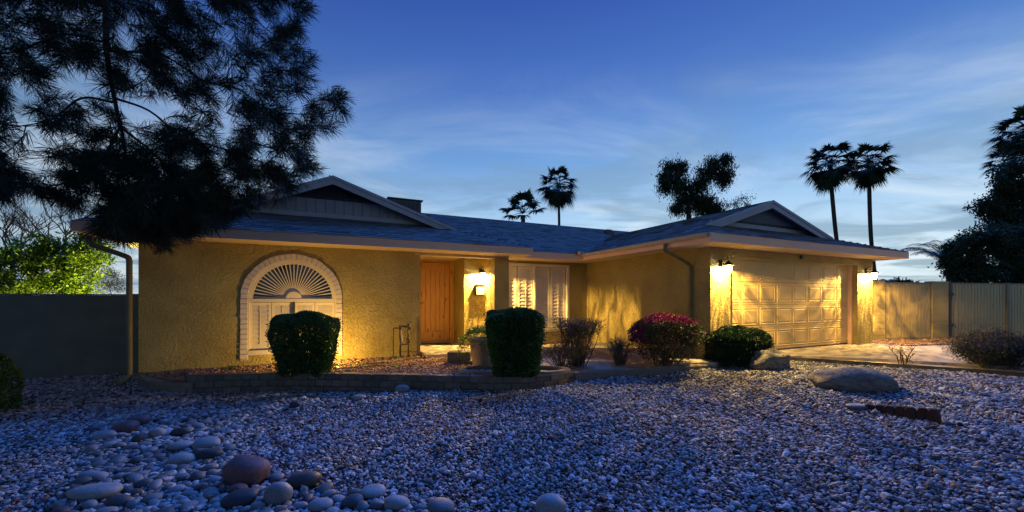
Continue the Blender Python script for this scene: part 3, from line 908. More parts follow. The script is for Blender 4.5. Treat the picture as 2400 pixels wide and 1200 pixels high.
# sensor on the header, mailbox by the entry
MB().box(10.70, 10.76, GY - .05, GY - .001, 2.24, 2.33).build('motion_sensor', M['steel'], H, bevel=.008)
mbx = root('mailbox', (3.86, RY - .06, 1.36), 'small wall mailbox below the entry lantern beside the pillar', 'mailbox')
MB().box(3.74, 3.98, RY - .10, RY - .002, 1.36, 1.62).build('box_body', M['white'], mbx, bevel=.01)
MB().box(3.73, 3.99, RY - .115, RY - .003, 1.622, 1.645).build('lid', M['iron'], mbx)
MB().box(3.73, 3.745 - .003, RY - .104, RY - .003, 1.35, 1.62).box(3.73, 3.99, RY - .104, RY - .003, 1.345, 1.358).build('edge_trim', M['iron'], mbx)
# meter box on the left wall
MB().box(-3.26, -3.172, 10.2, 10.35, .3, .75).build('meter_box', M['ac'], H)

# --- wall lanterns: bracket, scroll arm, bell shade, glass jar, bulb
def ripple(ld):
    """old rippled lamp glass throws light in streaks"""
    ld.use_nodes = True
    N = ld.node_tree.nodes; L = ld.node_tree.links
    em = N['Emission']
    t = N.new('ShaderNodeTexCoord')
    mp = N.new('ShaderNodeMapping'); mp.inputs['Scale'].default_value = (9, 9, 1.6)
    L.new(t.outputs['Normal'], mp.inputs[0])
    no = N.new('ShaderNodeTexNoise'); no.inputs['Scale'].default_value = 1.6; no.inputs['Detail'].default_value = 3; no.inputs['Distortion'].default_value = .8
    L.new(mp.outputs[0], no.inputs['Vector'])
    rp = N.new('ShaderNodeValToRGB'); rp.color_ramp.elements[0].position = .38; rp.color_ramp.elements[1].position = .70
    rp.color_ramp.elements[0].color = (.45, .45, .45, 1); rp.color_ramp.elements[1].color = (2.4, 2.4, 2.4, 1)
    L.new(no.outputs['Fac'], rp.inputs[0]); L.new(rp.outputs[0], em.inputs['Strength'])
def lantern(x, y, z, label, power, out=(0, -1, 0), warm=WARM, group='wall lanterns'):
    """(x, y, z): shade rim centre; the wall is .2 m behind"""
    out = Vector(out); side = Vector((-out.y, out.x, 0))
    c = Vector((x, y, z))
    r = root('wall_lantern', c - out * .2, label, 'lantern', group)
    wp = c - out * .2
    MB().obox(wp + out * .012 + Vector((0, 0, .05)), side * .045, out * .0115, (0, 0, .09)).build('backplate', M['iron'], r, bevel=.008)
    MB().tube(catmull([wp + out * .02 + Vector((0, 0, .08)), wp + out * .06 + Vector((0, 0, .15)), wp + out * .13 + Vector((0, 0, .185)), c + Vector((0, 0, .16)), c + Vector((0, 0, .09))], 4), .009, 6).build('scroll_arm', M['iron'], r)
    MB().tube(catmull([wp + out * .02 + Vector((0, 0, .02)), wp + out * .07 + Vector((0, 0, .0)), wp + out * .09 + Vector((0, 0, .05)), wp + out * .055 + Vector((0, 0, .07))], 4), .006, 6).build('scroll', M['iron'], r)
    MB().lathe([(.0, .10), (.025, .10), (.03, .075), (.06, .055), (.115, .012), (.12, .0), (.116, .0), (.108, .014), (.055, .05), (.02, .07), (0, .07)], c, 20).build('lamp_shade', M['iron'], r, smooth=True)
    MB().lathe([(.062, .0), (.066, -.05), (.060, -.12), (.035, -.17), (.0, -.175)], c, 18).build('glass_jar', M['glass'], r, smooth=True)
    MB().lathe([(.0, .068), (.010, .064), (.013, .052), (.010, .042), (0, .040)], c, 12).build('bulb', M['bulb'], r, smooth=True)
    ld = bpy.data.lights.new('lantern_light', 'POINT')
    ld.energy = power; ld.color = warm; ld.shadow_soft_size = .014
    ripple(ld)
    lo = bpy.data.objects.new('lantern_light', ld); COL.objects.link(lo)
    lo.parent = r; lo.location = c + Vector((0, 0, .021)) - wloc(r)
    return r
lantern(7.80, GY - .2, 1.96, 'lit black wall lantern on pier between downspout and garage door', LAMP_W)
lantern(13.80, GY - .2, 1.96, 'lit black wall lantern on far garage pier next to the fence', LAMP_W)
lantern(3.90, RY - .2, 1.95, 'lit black wall lantern in the entry behind the porch pillar', LAMP_W * 1.45)

# small uplights: one in the bed behind the left hedge, one in the side yard behind the boundary wall
def uplight(x, y, z, label, power, col):
    up = root('garden_uplight', (x, y, z), label, 'uplight')
    MB().tube([(x, y, z - .05), (x, y, z + .07)], .012, 8).build('stake', M['iron'], up)
    MB().lathe([(0, -.02), (.05, -.02), (.058, .05), (.052, .05), (.046, .0), (0, .0)], (x, y, z + .08), 16).build('lamp_housing', M['iron'], up, smooth=True)
    MB().lathe([(0, .03), (.02, .028), (.026, .012), (.02, .0), (0, -.0)], (x, y, z + .085), 12).build('bulb', M['bulb'], up, smooth=True)
    ld = bpy.data.lights.new('uplight_light', 'POINT'); ld.energy = power; ld.color = col; ld.shadow_soft_size = .012
    lo = bpy.data.objects.new('uplight_light', ld); COL.objects.link(lo); lo.parent = up; lo.location = (0, 0, .15)
uplight(-.05, 8.88, BZ, 'small garden uplight behind the left hedge washing the arched window', UP_W, (1.0, .56, .10))
uplight(-4.15, 12.0, -.30, 'garden uplight in the side yard lighting the citrus tree', SIDE_W, (1.0, .86, .25))

# ================================================================== WALLS AND FENCE
bw = root('boundary_wall', (-5, 10.85, -.3), 'plain grey block boundary wall left of the house, below the lit tree', 'wall')
MB().box(-14, -3.32, 10.85, 11.03, -.5, 1.32).build('wall_panel', M['blockwall'], bw)
MB().box(-3.72, -3.18, 10.80, 11.06, -.5, 1.35).build('wall_pier', M['blockwall'], bw)
MB().box(-14, -3.73, 10.835, 11.045, 1.322, 1.345).build('wall_cap', M['blockwall'], bw)

FA, FD = Vector((14.2, 6.72, 0)), Vector((5.85, -1.42, 0)).normalized()
FN = Vector((FD.y, -FD.x, 0))                       # towards the camera
def fs(px):
    r_ = ray(px); r_.z = 0
    # FA + s*FD = k*r
    det = FD.x * -r_.y + r_.x * FD.y
    return (-FA.x * -r_.y - r_.x * FA.y) / det * 1.0 if abs(det) > 1e-9 else 0
def fpt(s, n, z):
    p = FA + FD * s + FN * n
    return Vector((p.x, p.y, z))
def fbox(m, s0, s1, n0, n1, z0, z1):
    return m.obox(fpt((s0 + s1) / 2, (n0 + n1) / 2, (z0 + z1) / 2), FD * (s1 - s0) / 2, FN * (n1 - n0) / 2, (0, 0, (z1 - z0) / 2))
FT = 1.80
def fence_pier(px0, px1, label):
    s0, s1 = fs(px0), fs(px1)
    r = root('fence_pier', fpt((s0 + s1) / 2, 0, -.05), label, 'pier', 'stuccoed fence piers')
    z = -.1; k = 0
    while z < FT:
        h = min(.205, FT + .02 - z)
        m = MB(); fbox(m, s0, s1, -.17, .05, z, z + h - .007)
        m.build('block', M['fence_block'], r, bevel=.006)
        z += h; k += 1
    m = MB(); fbox(m, s0 + .006, s1 - .006, -.16, .044, -.1, FT - .02); m.build('core', M['fence_block'], r)
    return r
M['fence_block'] = mat('fence_block', (.42, .335, .14), (.48, .39, .175), .9, 3, bump=.4, bscale=50)
def slat_gate(px0, px1, z0, label, pitch, post_px=None):
    s0, s1 = fs(px0), fs(px1)
    r = root('slat_gate', fpt((s0 + s1) / 2, 0, z0), label, 'gate', 'slatted timber gates')
    s = s0 + .03
    while s < s1 - .04:
        e = min(s + pitch - .02, s1 - .03)
        m = MB(); fbox(m, s, e, -.012, .012 + random.uniform(-.003, .004), z0 + .03, FT - .07 + random.uniform(-.004, .004))
        m.build('slat', M['fence'], r)
        s += pitch
    for a, c in ((s0, s0 + .05), (s1 - .05, s1)):
        m = MB(); fbox(m, a, c, -.02, .028, z0, FT - .03); m.build('gate_frame', M['fence_frame'], r, bevel=.004)
    m = MB(); fbox(m, s0 + .052, s1 - .052, -.02, .026, FT - .075, FT - .03); m.build('gate_frame', M['fence_frame'], r, bevel=.004)
    m = MB(); fbox(m, s0 + .052, s1 - .052, -.02, .026, z0, z0 + .06); m.build('gate_frame', M['fence_frame'], r, bevel=.004)
    m = MB(); fbox(m, s0 + .03, s1 - .03, -.03, -.014, z0 + .06, FT - .09); m.build('backing_board', M['fence'], r)
    if post_px:
        a = fs(post_px)
        m = MB(); fbox(m, a - .06, a + .06, -.02, .05, z0 - .05, FT - .02); m.build('post', M['fence_frame'], r, bevel=.006)
    return r
M['fence_frame'] = mat('fence_frame', (.24, .20, .11), (.29, .24, .14), .6, 5)
fence_pier(2046, 2071, 'narrow block fence pier touching the far garage corner')
slat_gate(2072, 2180, -.03, 'narrow timber gate between two block piers by the garage', .115)
fence_pier(2181, 2219, 'wide block fence pier between the two timber gates')
gp = root('gate_post', fpt(fs(2224), 0, -.05), 'dark steel hinge post at the wide gate', 'post')
m = MB(); fbox(m, fs(2221), fs(2227), -.04, .03, -.1, FT + .02); m.build('post_tube', M['steel'], gp)
for zz_ in (.35, 1.35):
    m = MB(); fbox(m, fs(2222), fs(2231), .031, .05, zz_, zz_ + .09); m.build('hinge', M['steel'], gp)
slat_gate(2229, 2520, -.03, 'wide slatted driveway gate behind the lavender at far right', .14, 2359)

# ================================================================== STONES
def ico(sub):
    import bmesh
    bm = bmesh.new(); bmesh.ops.create_icosphere(bm, subdivisions=sub, radius=1)
    V = np.array([v.co[:] for v in bm.verts]); F = [tuple(v.index for v in f.verts) for f in bm.faces]
    bm.free()
    return V, F
I1, I2, I3 = ico(1), ico(2), ico(3)
def stone_mesh(name, m, seed, base=I3, amp=.12, freq=1.1, rough=0.0, sq=2.6, smooth=True):
    V, F = base
    off = Vector((seed * 7.3, seed * 3.1, seed * 1.7))
    out = []
    for v in V:
        p = Vector(v)
        n_ = (abs(p.x) ** sq + abs(p.y) ** sq + abs(p.z) ** sq) ** (-1 / sq)
        p = p * n_
        d = 1 + amp * noise.noise(p * freq + off) + rough * noise.noise(p * 3.5 + off)
        out.append(p * d)
    mb = MB(); mb.v = [tuple(p) for p in out]; mb.f = list(F)
    return mb.mesh(name, m, smooth=smooth)
# --- gravel: geometry-node stuff
def gravel(name, pts, scl, rot, mname, label, variants, kind='stuff'):
    coll = bpy.data.collections.new(name + '_shapes')
    for i in range(variants):
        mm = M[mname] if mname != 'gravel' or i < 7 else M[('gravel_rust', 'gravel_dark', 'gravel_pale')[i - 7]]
        me = stone_mesh('pebble', mm, 20 + i * 3.7, I1, .45, 1.3, .12, 3.5, smooth=False)
        coll.objects.link(bpy.data.objects.new('pebble', me))
    me = bpy.data.meshes.new(name)
    me.vertices.add(len(pts)); me.vertices.foreach_set('co', np.asarray(pts, dtype=np.float32).ravel())
    a = me.attributes.new('scl', 'FLOAT_VECTOR', 'POINT'); a.data.foreach_set('vector', np.asarray(scl, dtype=np.float32).ravel())
    a = me.attributes.new('rot', 'FLOAT_VECTOR', 'POINT'); a.data.foreach_set('vector', np.asarray(rot, dtype=np.float32).ravel())
    a = me.attributes.new('idx', 'INT', 'POINT'); a.data.foreach_set('value', rng.integers(0, variants, len(pts)).astype(np.int32))
    me.materials.append(M[mname])
    ob = link_mesh(name, me)
    ng = bpy.data.node_groups.new(name + '_scatter', 'GeometryNodeTree')
    ng.interface.new_socket('Geometry', in_out='INPUT', socket_type='NodeSocketGeometry')
    ng.interface.new_socket('Geometry', in_out='OUTPUT', socket_type='NodeSocketGeometry')
    N = ng.nodes; L = ng.links
    gi, go = N.new('NodeGroupInput'), N.new('NodeGroupOutput')
    ci = N.new('GeometryNodeCollectionInfo'); ci.inputs['Collection'].default_value = coll
    ci.inputs['Separate Children'].default_value = True; ci.inputs['Reset Children'].default_value = True
    ip = N.new('GeometryNodeInstanceOnPoints'); ip.inputs['Pick Instance'].default_value = True
    def na(nm, ty):
        n = N.new('GeometryNodeInputNamedAttribute'); n.data_type = ty; n.inputs['Name'].default_value = nm
        return n.outputs['Attribute']
    er = N.new('FunctionNodeEulerToRotation')
    L.new(na('rot', 'FLOAT_VECTOR'), er.inputs[0])
    L.new(gi.outputs[0], ip.inputs['Points']); L.new(ci.outputs[0], ip.inputs['Instance'])
    L.new(na('idx', 'INT'), ip.inputs['Instance Index']); L.new(er.outputs[0], ip.inputs['Rotation']); L.new(na('scl', 'FLOAT_VECTOR'), ip.inputs['Scale'])
    L.new(ip.outputs[0], go.inputs[0])
    md = ob.modifiers.new('scatter', 'NODES'); md.node_group = ng
    return tag(ob, label, 'gravel', kind=kind)

wall_front = low_line[:-3] + wall_line + kerb_line[1:] + edge_line[1:]
front_poly = [(-9, 10.8), (-3.3, 10.8), (-3.3, 9.5)] + [(p.x, p.y) for p in wall_front] + [(14.5, -1), (6, -3), (-9, 2)]
river_px = [(318, 876), (345, 897), (420, 908), (600, 921), (800, 919), (985, 924), (880, 946), (690, 958), (590, 985), (540, 1030), (545, 1085), (640, 1110), (760, 1150),
            (960, 1168), (1060, 1190), (1090, 1260), (1080, 1330), (60, 1330), (120, 1200), (200, 1120), (215, 1030), (225, 975), (160, 935), (30, 915), (-60, 905), (-60, 878), (200, 876)]
def scatter(poly, sp, zf, smin, smax, test=None, lift=.25):
    x0 = min(p[0] for p in poly); x1 = max(p[0] for p in poly); y0 = min(p[1] for p in poly); y1 = max(p[1] for p in poly)
    pts, scl, rot = [], [], []
    y = y0
    while y < y1:
        x = x0
        while x < x1:
            xx = x + random.uniform(-.5, .5) * sp; yy = y + random.uniform(-.5, .5) * sp
            x += sp
            d = xx * FW.x + yy * FW.y
            if d < 2.0 or d > 13: continue
            l = (xx * RT.x + yy * RT.y) / d
            if l < -1.62 or l > 1.62: continue
            if not in_poly(xx, yy, poly): continue
            z = zf(xx, yy)
            s = random.uniform(smin, smax)
            u_ = random.random()
            if u_ < .03: s *= 1.9
            elif u_ < .14: s *= 1.4
            elif u_ > .75: s *= .7
            if test and not test(xx, yy, z, d): continue
            pts.append((xx, yy, z + s * lift + random.uniform(0, .5) * s)); scl.append((s * random.uniform(.85, 1.35), s * random.uniform(.75, 1.1), s * random.uniform(.5, .85)))
            rot.append((random.uniform(-.6, .6), random.uniform(-.6, .6), random.uniform(0, 6.28)))
        y += sp
    return pts, scl, rot
def not_river(x, y, z, d):
    px, py, _ = proj(x, y, z)
    px += 26 * noise.noise(Vector((x * 2.5, y * 2.5, 9)))
    return not in_poly(px, py, river_px)
pebbles = scatter(front_poly, .030, gz, .0095, .0190, not_river)
gravel('gravel', *pebbles, 'gravel', 'crushed gravel with blue dusk light in its colour covering the front yard', 10)
bedp = [(hx, 9.58)] + [(p.x, p.y + .16) for p in wall_line if p.x < 2.75] + [(2.6, 8.9), (2.04, 9.0), (2.04, 9.58)]
gravel('bed_gravel', *scatter(bedp, .033, lambda x, y: BZ, .012, .021), 'redgravel', 'reddish crushed gravel in the bed below the arched window', 6)
pocket_poly = [(p.x, p.y + .08) for p in low_line] + [(w0.x + .02, w0.y + .1), (hx, 9.58), (-3.16, 9.58)]
gravel('pocket_gravel', *scatter(pocket_poly, .033, lambda x, y: -.26 + .12 * sstep(8.3, 9.6, y), .012, .021), 'redgravel', 'reddish gravel in the low kerbed pocket at the house corner', 6)
ver = scatter([(14.3, 5.5), (20.5, 4.05), (20.5, 5.1), (14.3, 6.6)], .06, lambda x, y: -.045, .014, .026)
gravel('verge_gravel', *ver, 'redgravel', 'strip of loose gravel at the foot of the timber gates', 5)

# --- river cobbles
CB = [stone_mesh('cobble', M['cobble'], 3 + i * 2.1, I2 if i else I2, .16, .9, .03, 2.3) for i in range(7)]
placed = []
big = [  # px, py (foot), half width px, height ratio, material, label
    (560, 1143, 57, .74, 'cobble_red', 'largest rounded maroon boulder in the dry creek bed'),
    (699, 1150, 45, .48, 'cobble_dark', 'dark slate oval stone right of the maroon boulder'),
    (643, 1186, 36, .86, 'cobble', 'tall grey egg-shaped stone in front of the maroon boulder'),
    (551, 1160, 24, .60, 'cobble_red', 'small reddish stone leaning on the maroon boulder'),
    (195, 1177, 57, .34, 'cobble_pale', 'long flat pale cobble at lower left of the creek bed'),
    (546, 1190, 46, .40, 'cobble', 'broad grey cobble below the maroon boulder'),
    (312, 1000, 26, .62, 'cobble_red', 'upper of two purple-brown cobbles in the creek bed'),
    (277, 1018, 32, .56, 'cobble_red', 'lower of two purple-brown cobbles in the creek bed'),
    (232, 1032, 28, .42, 'cobble_pale', 'pale tan cobble at left edge of the creek bed'),
    (471, 1054, 34, .42, 'cobble_pale', 'pale flat-topped cobble on right bank of the creek bed'),
    (413, 1058, 30, .42, 'cobble_pale', 'pale oval cobble mid creek bed beside a flat-topped one'),
    (412, 1092, 36, .40, 'cobble_pale', 'long light blue-grey cobble in middle of the creek bed'),
    (478, 1080, 34, .42, 'cobble', 'smooth grey cobble touching the long light one'),
    (414, 1024, 24, .52, 'cobble_dark', 'brownish dark cobble in middle of the creek bed'),
    (360, 1026, 20, .72, 'cobble_pale', 'rounded blue-grey cobble at centre of the creek bed'),
    (688, 915, 14, .8, 'cobble', 'small round stone against the foot of the block wall'),
    (940, 922, 20, .65, 'cobble', 'grey stone leaning on the block wall right of the creek'),
    (688, 957, 14, .75, 'cobble_dark', 'round dark stone at upper edge of the creek bed'),
    (870, 1170, 34, .42, 'cobble_pale', 'pale elongated cobble alone at bottom edge of gravel'),
    (925, 1200, 34, .55, 'cobble_pale', 'pale rounded cobble at bottom edge below the elongated one'),
    (1030, 1206, 38, .45, 'cobble', 'grey flat cobble on the bottom edge of the picture'),
    (1292, 1215, 42, .75, 'cobble_pale', 'large pale stone standing alone at bottom edge right of creek'),
    (820, 1192, 30, .5, 'cobble', 'grey cobble left of the pale pair at bottom edge'),
    (745, 1202, 32, .5, 'cobble', 'grey-blue cobble near bottom edge below the dark slate stone'),
    (265, 1192, 30, .5, 'cobble', 'grey cobble just right of the long flat pale one'),
    (838, 940, 20, .42, 'cobble_pale', 'flat pinkish stone lying where the creek meets gravel'),
]
for i, (px, py, hw, hr, mn, lab) in enumerate(big):
    p = on_ground(px, py)
    d = proj(p.x, p.y, p.z)[2]
    a = hw * .86 / FPX * d
    c = p + FW * a * .55
    me = stone_mesh('cobble', M[mn], 50 + i * 1.9, I3, .14, .9, .025, 2.3)
    hz = a * hr
    o = link_mesh('creek_cobble', me, None, (c.x, c.y, gz(c.x, c.y) + hz * .72), (random.uniform(-.12, .12), random.uniform(-.12, .12), -YAW + random.uniform(-.25, .25)), (a, a * random.uniform(.7, .85), hz))
    tag(o, lab, 'cobble')
    placed.append((c.x, c.y, a * .85))
cand = []
tries = 0
while tries < 60000 and len(cand) < 2600:
    tries += 1
    px, py = random.uniform(-80, 1090), random.uniform(876, 1320)
    if not in_poly(px, py, river_px): continue
    p = on_ground(px, py)
    d = proj(p.x, p.y, p.z)[2]
    u_ = random.random()
    a = random.choice((.025, .033, .042, .05)) if tries > 6000 else random.uniform(.030, .070) * (1.0 if py > 990 else .75)
    if tries > 26000: a = random.uniform(.016, .028)
    if py < 930 and px < 330: a *= .8
    if any((q[0] - p.x) ** 2 + (q[1] - p.y) ** 2 < (.86 * (q[2] + a)) ** 2 for q in placed): continue
    placed.append((p.x, p.y, a)); cand.append((p.x, p.y, a, d))
cand.sort(key=lambda c: -c[2] / c[3])
mids = cand[:285]; rest = cand[285:]
for k, (x, y, a, d) in enumerate(mids):
    far = y * FW.y + x * FW.x
    o = link_mesh('creek_cobble', CB[k % 7], None, (x, y, gz(x, y) + a * .27), (random.uniform(-.2, .2), random.uniform(-.2, .2), random.uniform(0, 6.28)), (a * random.uniform(1.0, 1.4), a * random.uniform(.75, 1.0), a * random.uniform(.48, .8)))
    tag(o, 'smooth grey river cobble lying among its neighbours in the dry creek bed', 'cobble', 'grey cobbles of the dry creek bed')
mb_pts = [(x, y, gz(x, y) + a * .2) for x, y, a, d in rest]
scl_ = [(a * 1.25, a * .95, a * .6) for x, y, a, d in rest]
rot_ = [(random.uniform(-.3, .3), random.uniform(-.3, .3), random.uniform(0, 6.28)) for _ in rest]
def smooth_cobble_stuff():
    V, F = I2
    vv, ff, nv = [], [], 0
    Fa = np.array(F)
    for p, s, r_ in zip(mb_pts, scl_, rot_):
        R3 = np.array(Euler(r_).to_matrix())
        vv.append((V * np.array(s) * (1 + .1 * rng.standard_normal(3) * .5)) @ R3.T + np.array(p)); ff.append(Fa + nv); nv += len(V)
    me = mesh_np('small_cobbles', np.concatenate(vv), np.concatenate(ff).ravel(), np.full(sum(len(f) for f in ff), 3), M['cobble_small'], True)
    return tag(link_mesh('small_cobbles', me), 'small river pebbles filling the dry creek bed', 'pebbles', kind='stuff')
M['cobble_small'] = mat('small_river_cobble', (.035, .045, .06), (.27, .31, .37), .6, 7, island=True, c3=(.14, .165, .205))
smooth_cobble_stuff()
# fine creek grit
grit_poly = [(on_ground(a, b).x, on_ground(a, b).y) for a, b in river_px]
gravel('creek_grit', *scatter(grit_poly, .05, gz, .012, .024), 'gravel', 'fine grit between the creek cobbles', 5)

# --- boulders
def boulder(px, py, wpx, hpx, depth_f, seed, label, amp=.32, rough=.14, rz=0.0, sq=3.2, fr=1.2):
    p = on_ground(px, py); d = proj(p.x, p.y, p.z)[2]
    a = wpx / 2 / FPX * d; h = hpx / FPX * d
    c = p + FW * a * depth_f * .7
    me = stone_mesh('boulder', M['boulder'], seed, I3, amp, fr, rough, sq, smooth=False)
    for pl in me.polygons: pl.use_smooth = True
    o = link_mesh('boulder', me, None, (c.x, c.y, gz(c.x, c.y) + h * .32), (0, 0, -YAW + rz), (a, a * depth_f, h * .68))
    m = o.modifiers.new('subdivide', 'SUBSURF'); m.levels = 1; m.render_levels = 1
    return tag(o, label, 'boulder')
boulder(1815, 867, 84, 46, .8, 4.2, 'rugged grey boulder where the kerb ends at the driveway', .45, .22)
boulder(2033, 919, 196, 50, .55, 9.4, 'wide low boulder half buried in gravel before the driveway', .22, .07, sq=2.2, fr=.9)
p = on_ground(2010, 957); d = proj(*p)[2]
o = link_mesh('flat_stone', stone_mesh('flat_stone', M['cobble'], 77, I2, .12, 1, 0, 2.4), None, (p.x, p.y, p.z + .03), (0, 0, -YAW), (.15, .09, .035))
tag(o, 'flat pale stone at the end of the scalloped terracotta edging', 'stone')
# scalloped terracotta edging
pa, pb = on_ground(2035, 962), on_ground(2185, 992)
se = root('scalloped_edging', pa, 'row of dark terracotta scalloped edging half sunk in gravel', 'edging')
tt = (pb - pa).normalized()
nn = Vector((-tt.y, tt.x, 0))
for k in range(7):
    f = k / 6
    c = pa.lerp(pb, f)
    h = .085 + .09 * f; wd = (pb - pa).length / 6 * .54
    prof = [(-wd, -.12)] + [(-wd * math.cos(PI * i / 10), h * (.2 + .8 * math.sin(PI * i / 10) ** .7)) for i in range(11)] + [(wd, -.12)]
    MB().prism([c + tt * a + nn * (.02 * (k % 2)) + Vector((0, 0, z)) for a, z in prof], nn * .07).build('scallop', M['scallop'], se, bevel=.012)
# low block by the porch
sb = root('stone_block', on_z(1075, 852, BZ), 'short brown block lying at the corner of the porch step', 'block')
pc = on_z(1075, 853, BZ)
MB().obox(pc + FW * .16 + Vector((0, 0, .12)), RT * .24 + FW * .02, FW * .16, (0, 0, .125)).build('block_body', M['block'], sb, bevel=.015)
MB().obox(pc + RT * .16 + FW * .0 + Vector((0, 0, .035)), RT * .22, FW * .10, (0, 0, .04)).build('footing', M['block'], sb, bevel=.01)
# door mat
dm = MB().box(2.42, 3.15, 10.75, 11.2, -.029, -.012).build('door_mat', M['mat'], bevel=.004)
tag(dm, 'dark coir door mat in front of the plank door', 'mat')

# ================================================================== PLANTS
def leaf_cloud(name, C, Dn, ln, wd, m, parent=None, o=None, fold=.25, curl=.0):
    """leaf-sized faces: C centres (n,3), Dn pointing directions (n,3)"""
    C = np.asarray(C, float); n = len(C)
    Dn = np.asarray(Dn, float); Dn = Dn / (np.linalg.norm(Dn, axis=1, keepdims=True) + 1e-9)
    rv = rng.standard_normal((n, 3))
    sd = np.cross(Dn, rv); sd /= (np.linalg.norm(sd, axis=1, keepdims=True) + 1e-9)
    up = np.cross(sd, Dn)
    ln = (ln * rng.uniform(.65, 1.25, n))[:, None]; wd = (wd * rng.uniform(.7, 1.2, n))[:, None]
    base = C - Dn * ln * .5; tip = C + Dn * ln * .5 - np.array([0, 0, 1.0]) * ln * curl
    l = C + sd * wd * .5 + up * wd * fold; r_ = C - sd * wd * .5 + up * wd * fold
    V = np.stack([base, r_, tip, l], 1).reshape(-1, 3)
    F = np.arange(4 * n).reshape(n, 4)
    if o is None: o = wloc(parent) if parent is not None else Vector((0, 0, 0))
    V = V - np.array(o)
    me = mesh_np(name, V, F.ravel(), np.full(n, 4), m)
    return link_mesh(name, me, parent, o)

def hedge(name, px0, px1, top, foot, bot0, bot1, depth, label, cat='shrub', n=15000, lf=(.042, .022), mleaf='hedge', dpt=.8, rnd=.12, exp=3.0, group=None, stem=True, zf=None):
    """clipped bush: outline from the photo, own depth"""
    d = depth
    cen = at_d((px0 + px1) / 2, foot, d)
    zt = at_d(px0, top, d - .2).z; zf = cen.z if zf is None else zf
    hw_t = (px1 - px0) / 2 / FPX * d; hw_b = (bot1 - bot0) / 2 / FPX * d
    bx = ((bot0 + bot1) / 2 - (px0 + px1) / 2) / FPX * d
    r = root(name, (cen.x, cen.y, zf), label, cat, group)
    m_ = n
    k = rng.random(m_)
    topm = rng.random(m_) < .30
    th = rng.random(m_) * 2 * PI
    ce = np.sign(np.cos(th)) * np.abs(np.cos(th)) ** (2 / exp); se_ = np.sign(np.sin(th)) * np.abs(np.sin(th)) ** (2 / exp)
    rr = 1 - np.abs(rng.normal(0, .07, m_)); rr[rng.random(m_) < .25] *= rng.uniform(.4, 1, (rng.random(m_) < .25).sum()) if False else 1
    sprig = rng.random(m_) < .06
    rr[sprig] = rng.uniform(1.0, 1.10, sprig.sum())
    inner = rng.random(m_) < .28
    rr[inner] *= rng.uniform(.35, .95, inner.sum())
    kk = np.where(topm, 1 - np.abs(rng.normal(0, .035, m_)), k)
    rr = np.where(topm, np.sqrt(rng.random(m_)), rr)
    hw = hw_b + (hw_t - hw_b) * np.clip(kk * 1.15, 0, 1)
    # rounded shoulder: sink the top towards the rim
    shoulder = np.clip((kk - (1 - rnd * 2)) / (rnd * 2), 0, 1)
    kk = kk * (1 - rnd * np.clip(rr, 0, 1) ** 2.6)
    hw = hw * (1 - .10 * shoulder ** 2)
    X = ce * rr * hw; Y = se_ * rr * hw * dpt; Z = kk * (zt - zf)
    bump = np.array([noise.noise(Vector((x * 4, y * 4, z * 4 + px0))) for x, y, z in zip(X, Y, Z)]) * .12
    X = X * (1 + bump); Z = Z + bump * .7
    X = X + bx * (1 - kk)
    P = np.outer(X, np.array(RT)) + np.outer(Y, np.array(FW)) + np.array([0, 0, 1.0]) * Z[:, None] + np.array([cen.x, cen.y, zf])
    out = np.outer(ce, np.array(RT)) + np.outer(se_, np.array(FW)); out[topm] *= .3
    out[:, 2] += np.where(topm, 1.0, .35)
    out += rng.standard_normal((m_, 3)) * .55
    # fill the inside
    ni = n // 3
    th = rng.random(ni) * 2 * PI; q_ = np.sqrt(rng.random(ni)) * .86; ki = rng.uniform(.04, .93, ni)
    hwi = (hw_b + (hw_t - hw_b) * ki) * q_
    Pi = np.outer(np.cos(th) * hwi + bx * (1 - ki), np.array(RT)) + np.outer(np.sin(th) * hwi * dpt, np.array(FW)) + np.array([0, 0, 1.0]) * (ki * (zt - zf) * (1 - rnd * q_ ** 2))[:, None] + np.array([cen.x, cen.y, zf])
    P = np.vstack([P, Pi]); out = np.vstack([out, rng.standard_normal((ni, 3))])
    leaf_cloud('foliage', P, out, lf[0], lf[1], M[mleaf], r)
    if stem:
        s = MB()
        for i in range(9):
            a = random.uniform(0, 6.28); q = random.uniform(.3, .75)
            e_ = Vector((cen.x, cen.y, zf)) + RT * (hw_t * q * math.cos(a)) + FW * (hw_t * dpt * q * math.sin(a)) + Vector((0, 0, (zt - zf) * random.uniform(.6, .9)))
            b_ = Vector((cen.x + random.uniform(-.06, .06), cen.y + random.uniform(-.06, .06), zf - .05))
            s.tube([b_, b_.lerp(e_, .5) + Vector((random.uniform(-.05, .05), random.uniform(-.05, .05), .05)), e_], [.02, .013, .006], 5)
        s.build('stems', M['twig'], r)
    return r
hedge('clipped_hedge', 632, 793, 733, 874, 662, 770, 7.32, 'clipped dark hedge tapering downward in front of the arched window', n=30000, rnd=.15, dpt=.58)
hedge('clipped_hedge', 1137, 1275, 722, 876, 1158, 1262, 7.1, 'tall clipped dark hedge inside the oval concrete ring', n=42000, rnd=.12)
hedge('clipped_hedge', 1658, 1798, 767, 851, 1664, 1796, 8.45, 'low rounded mound-shaped hedge beside the rugged boulder', n=34000, rnd=.30, dpt=.75, mleaf='hedge_dark')

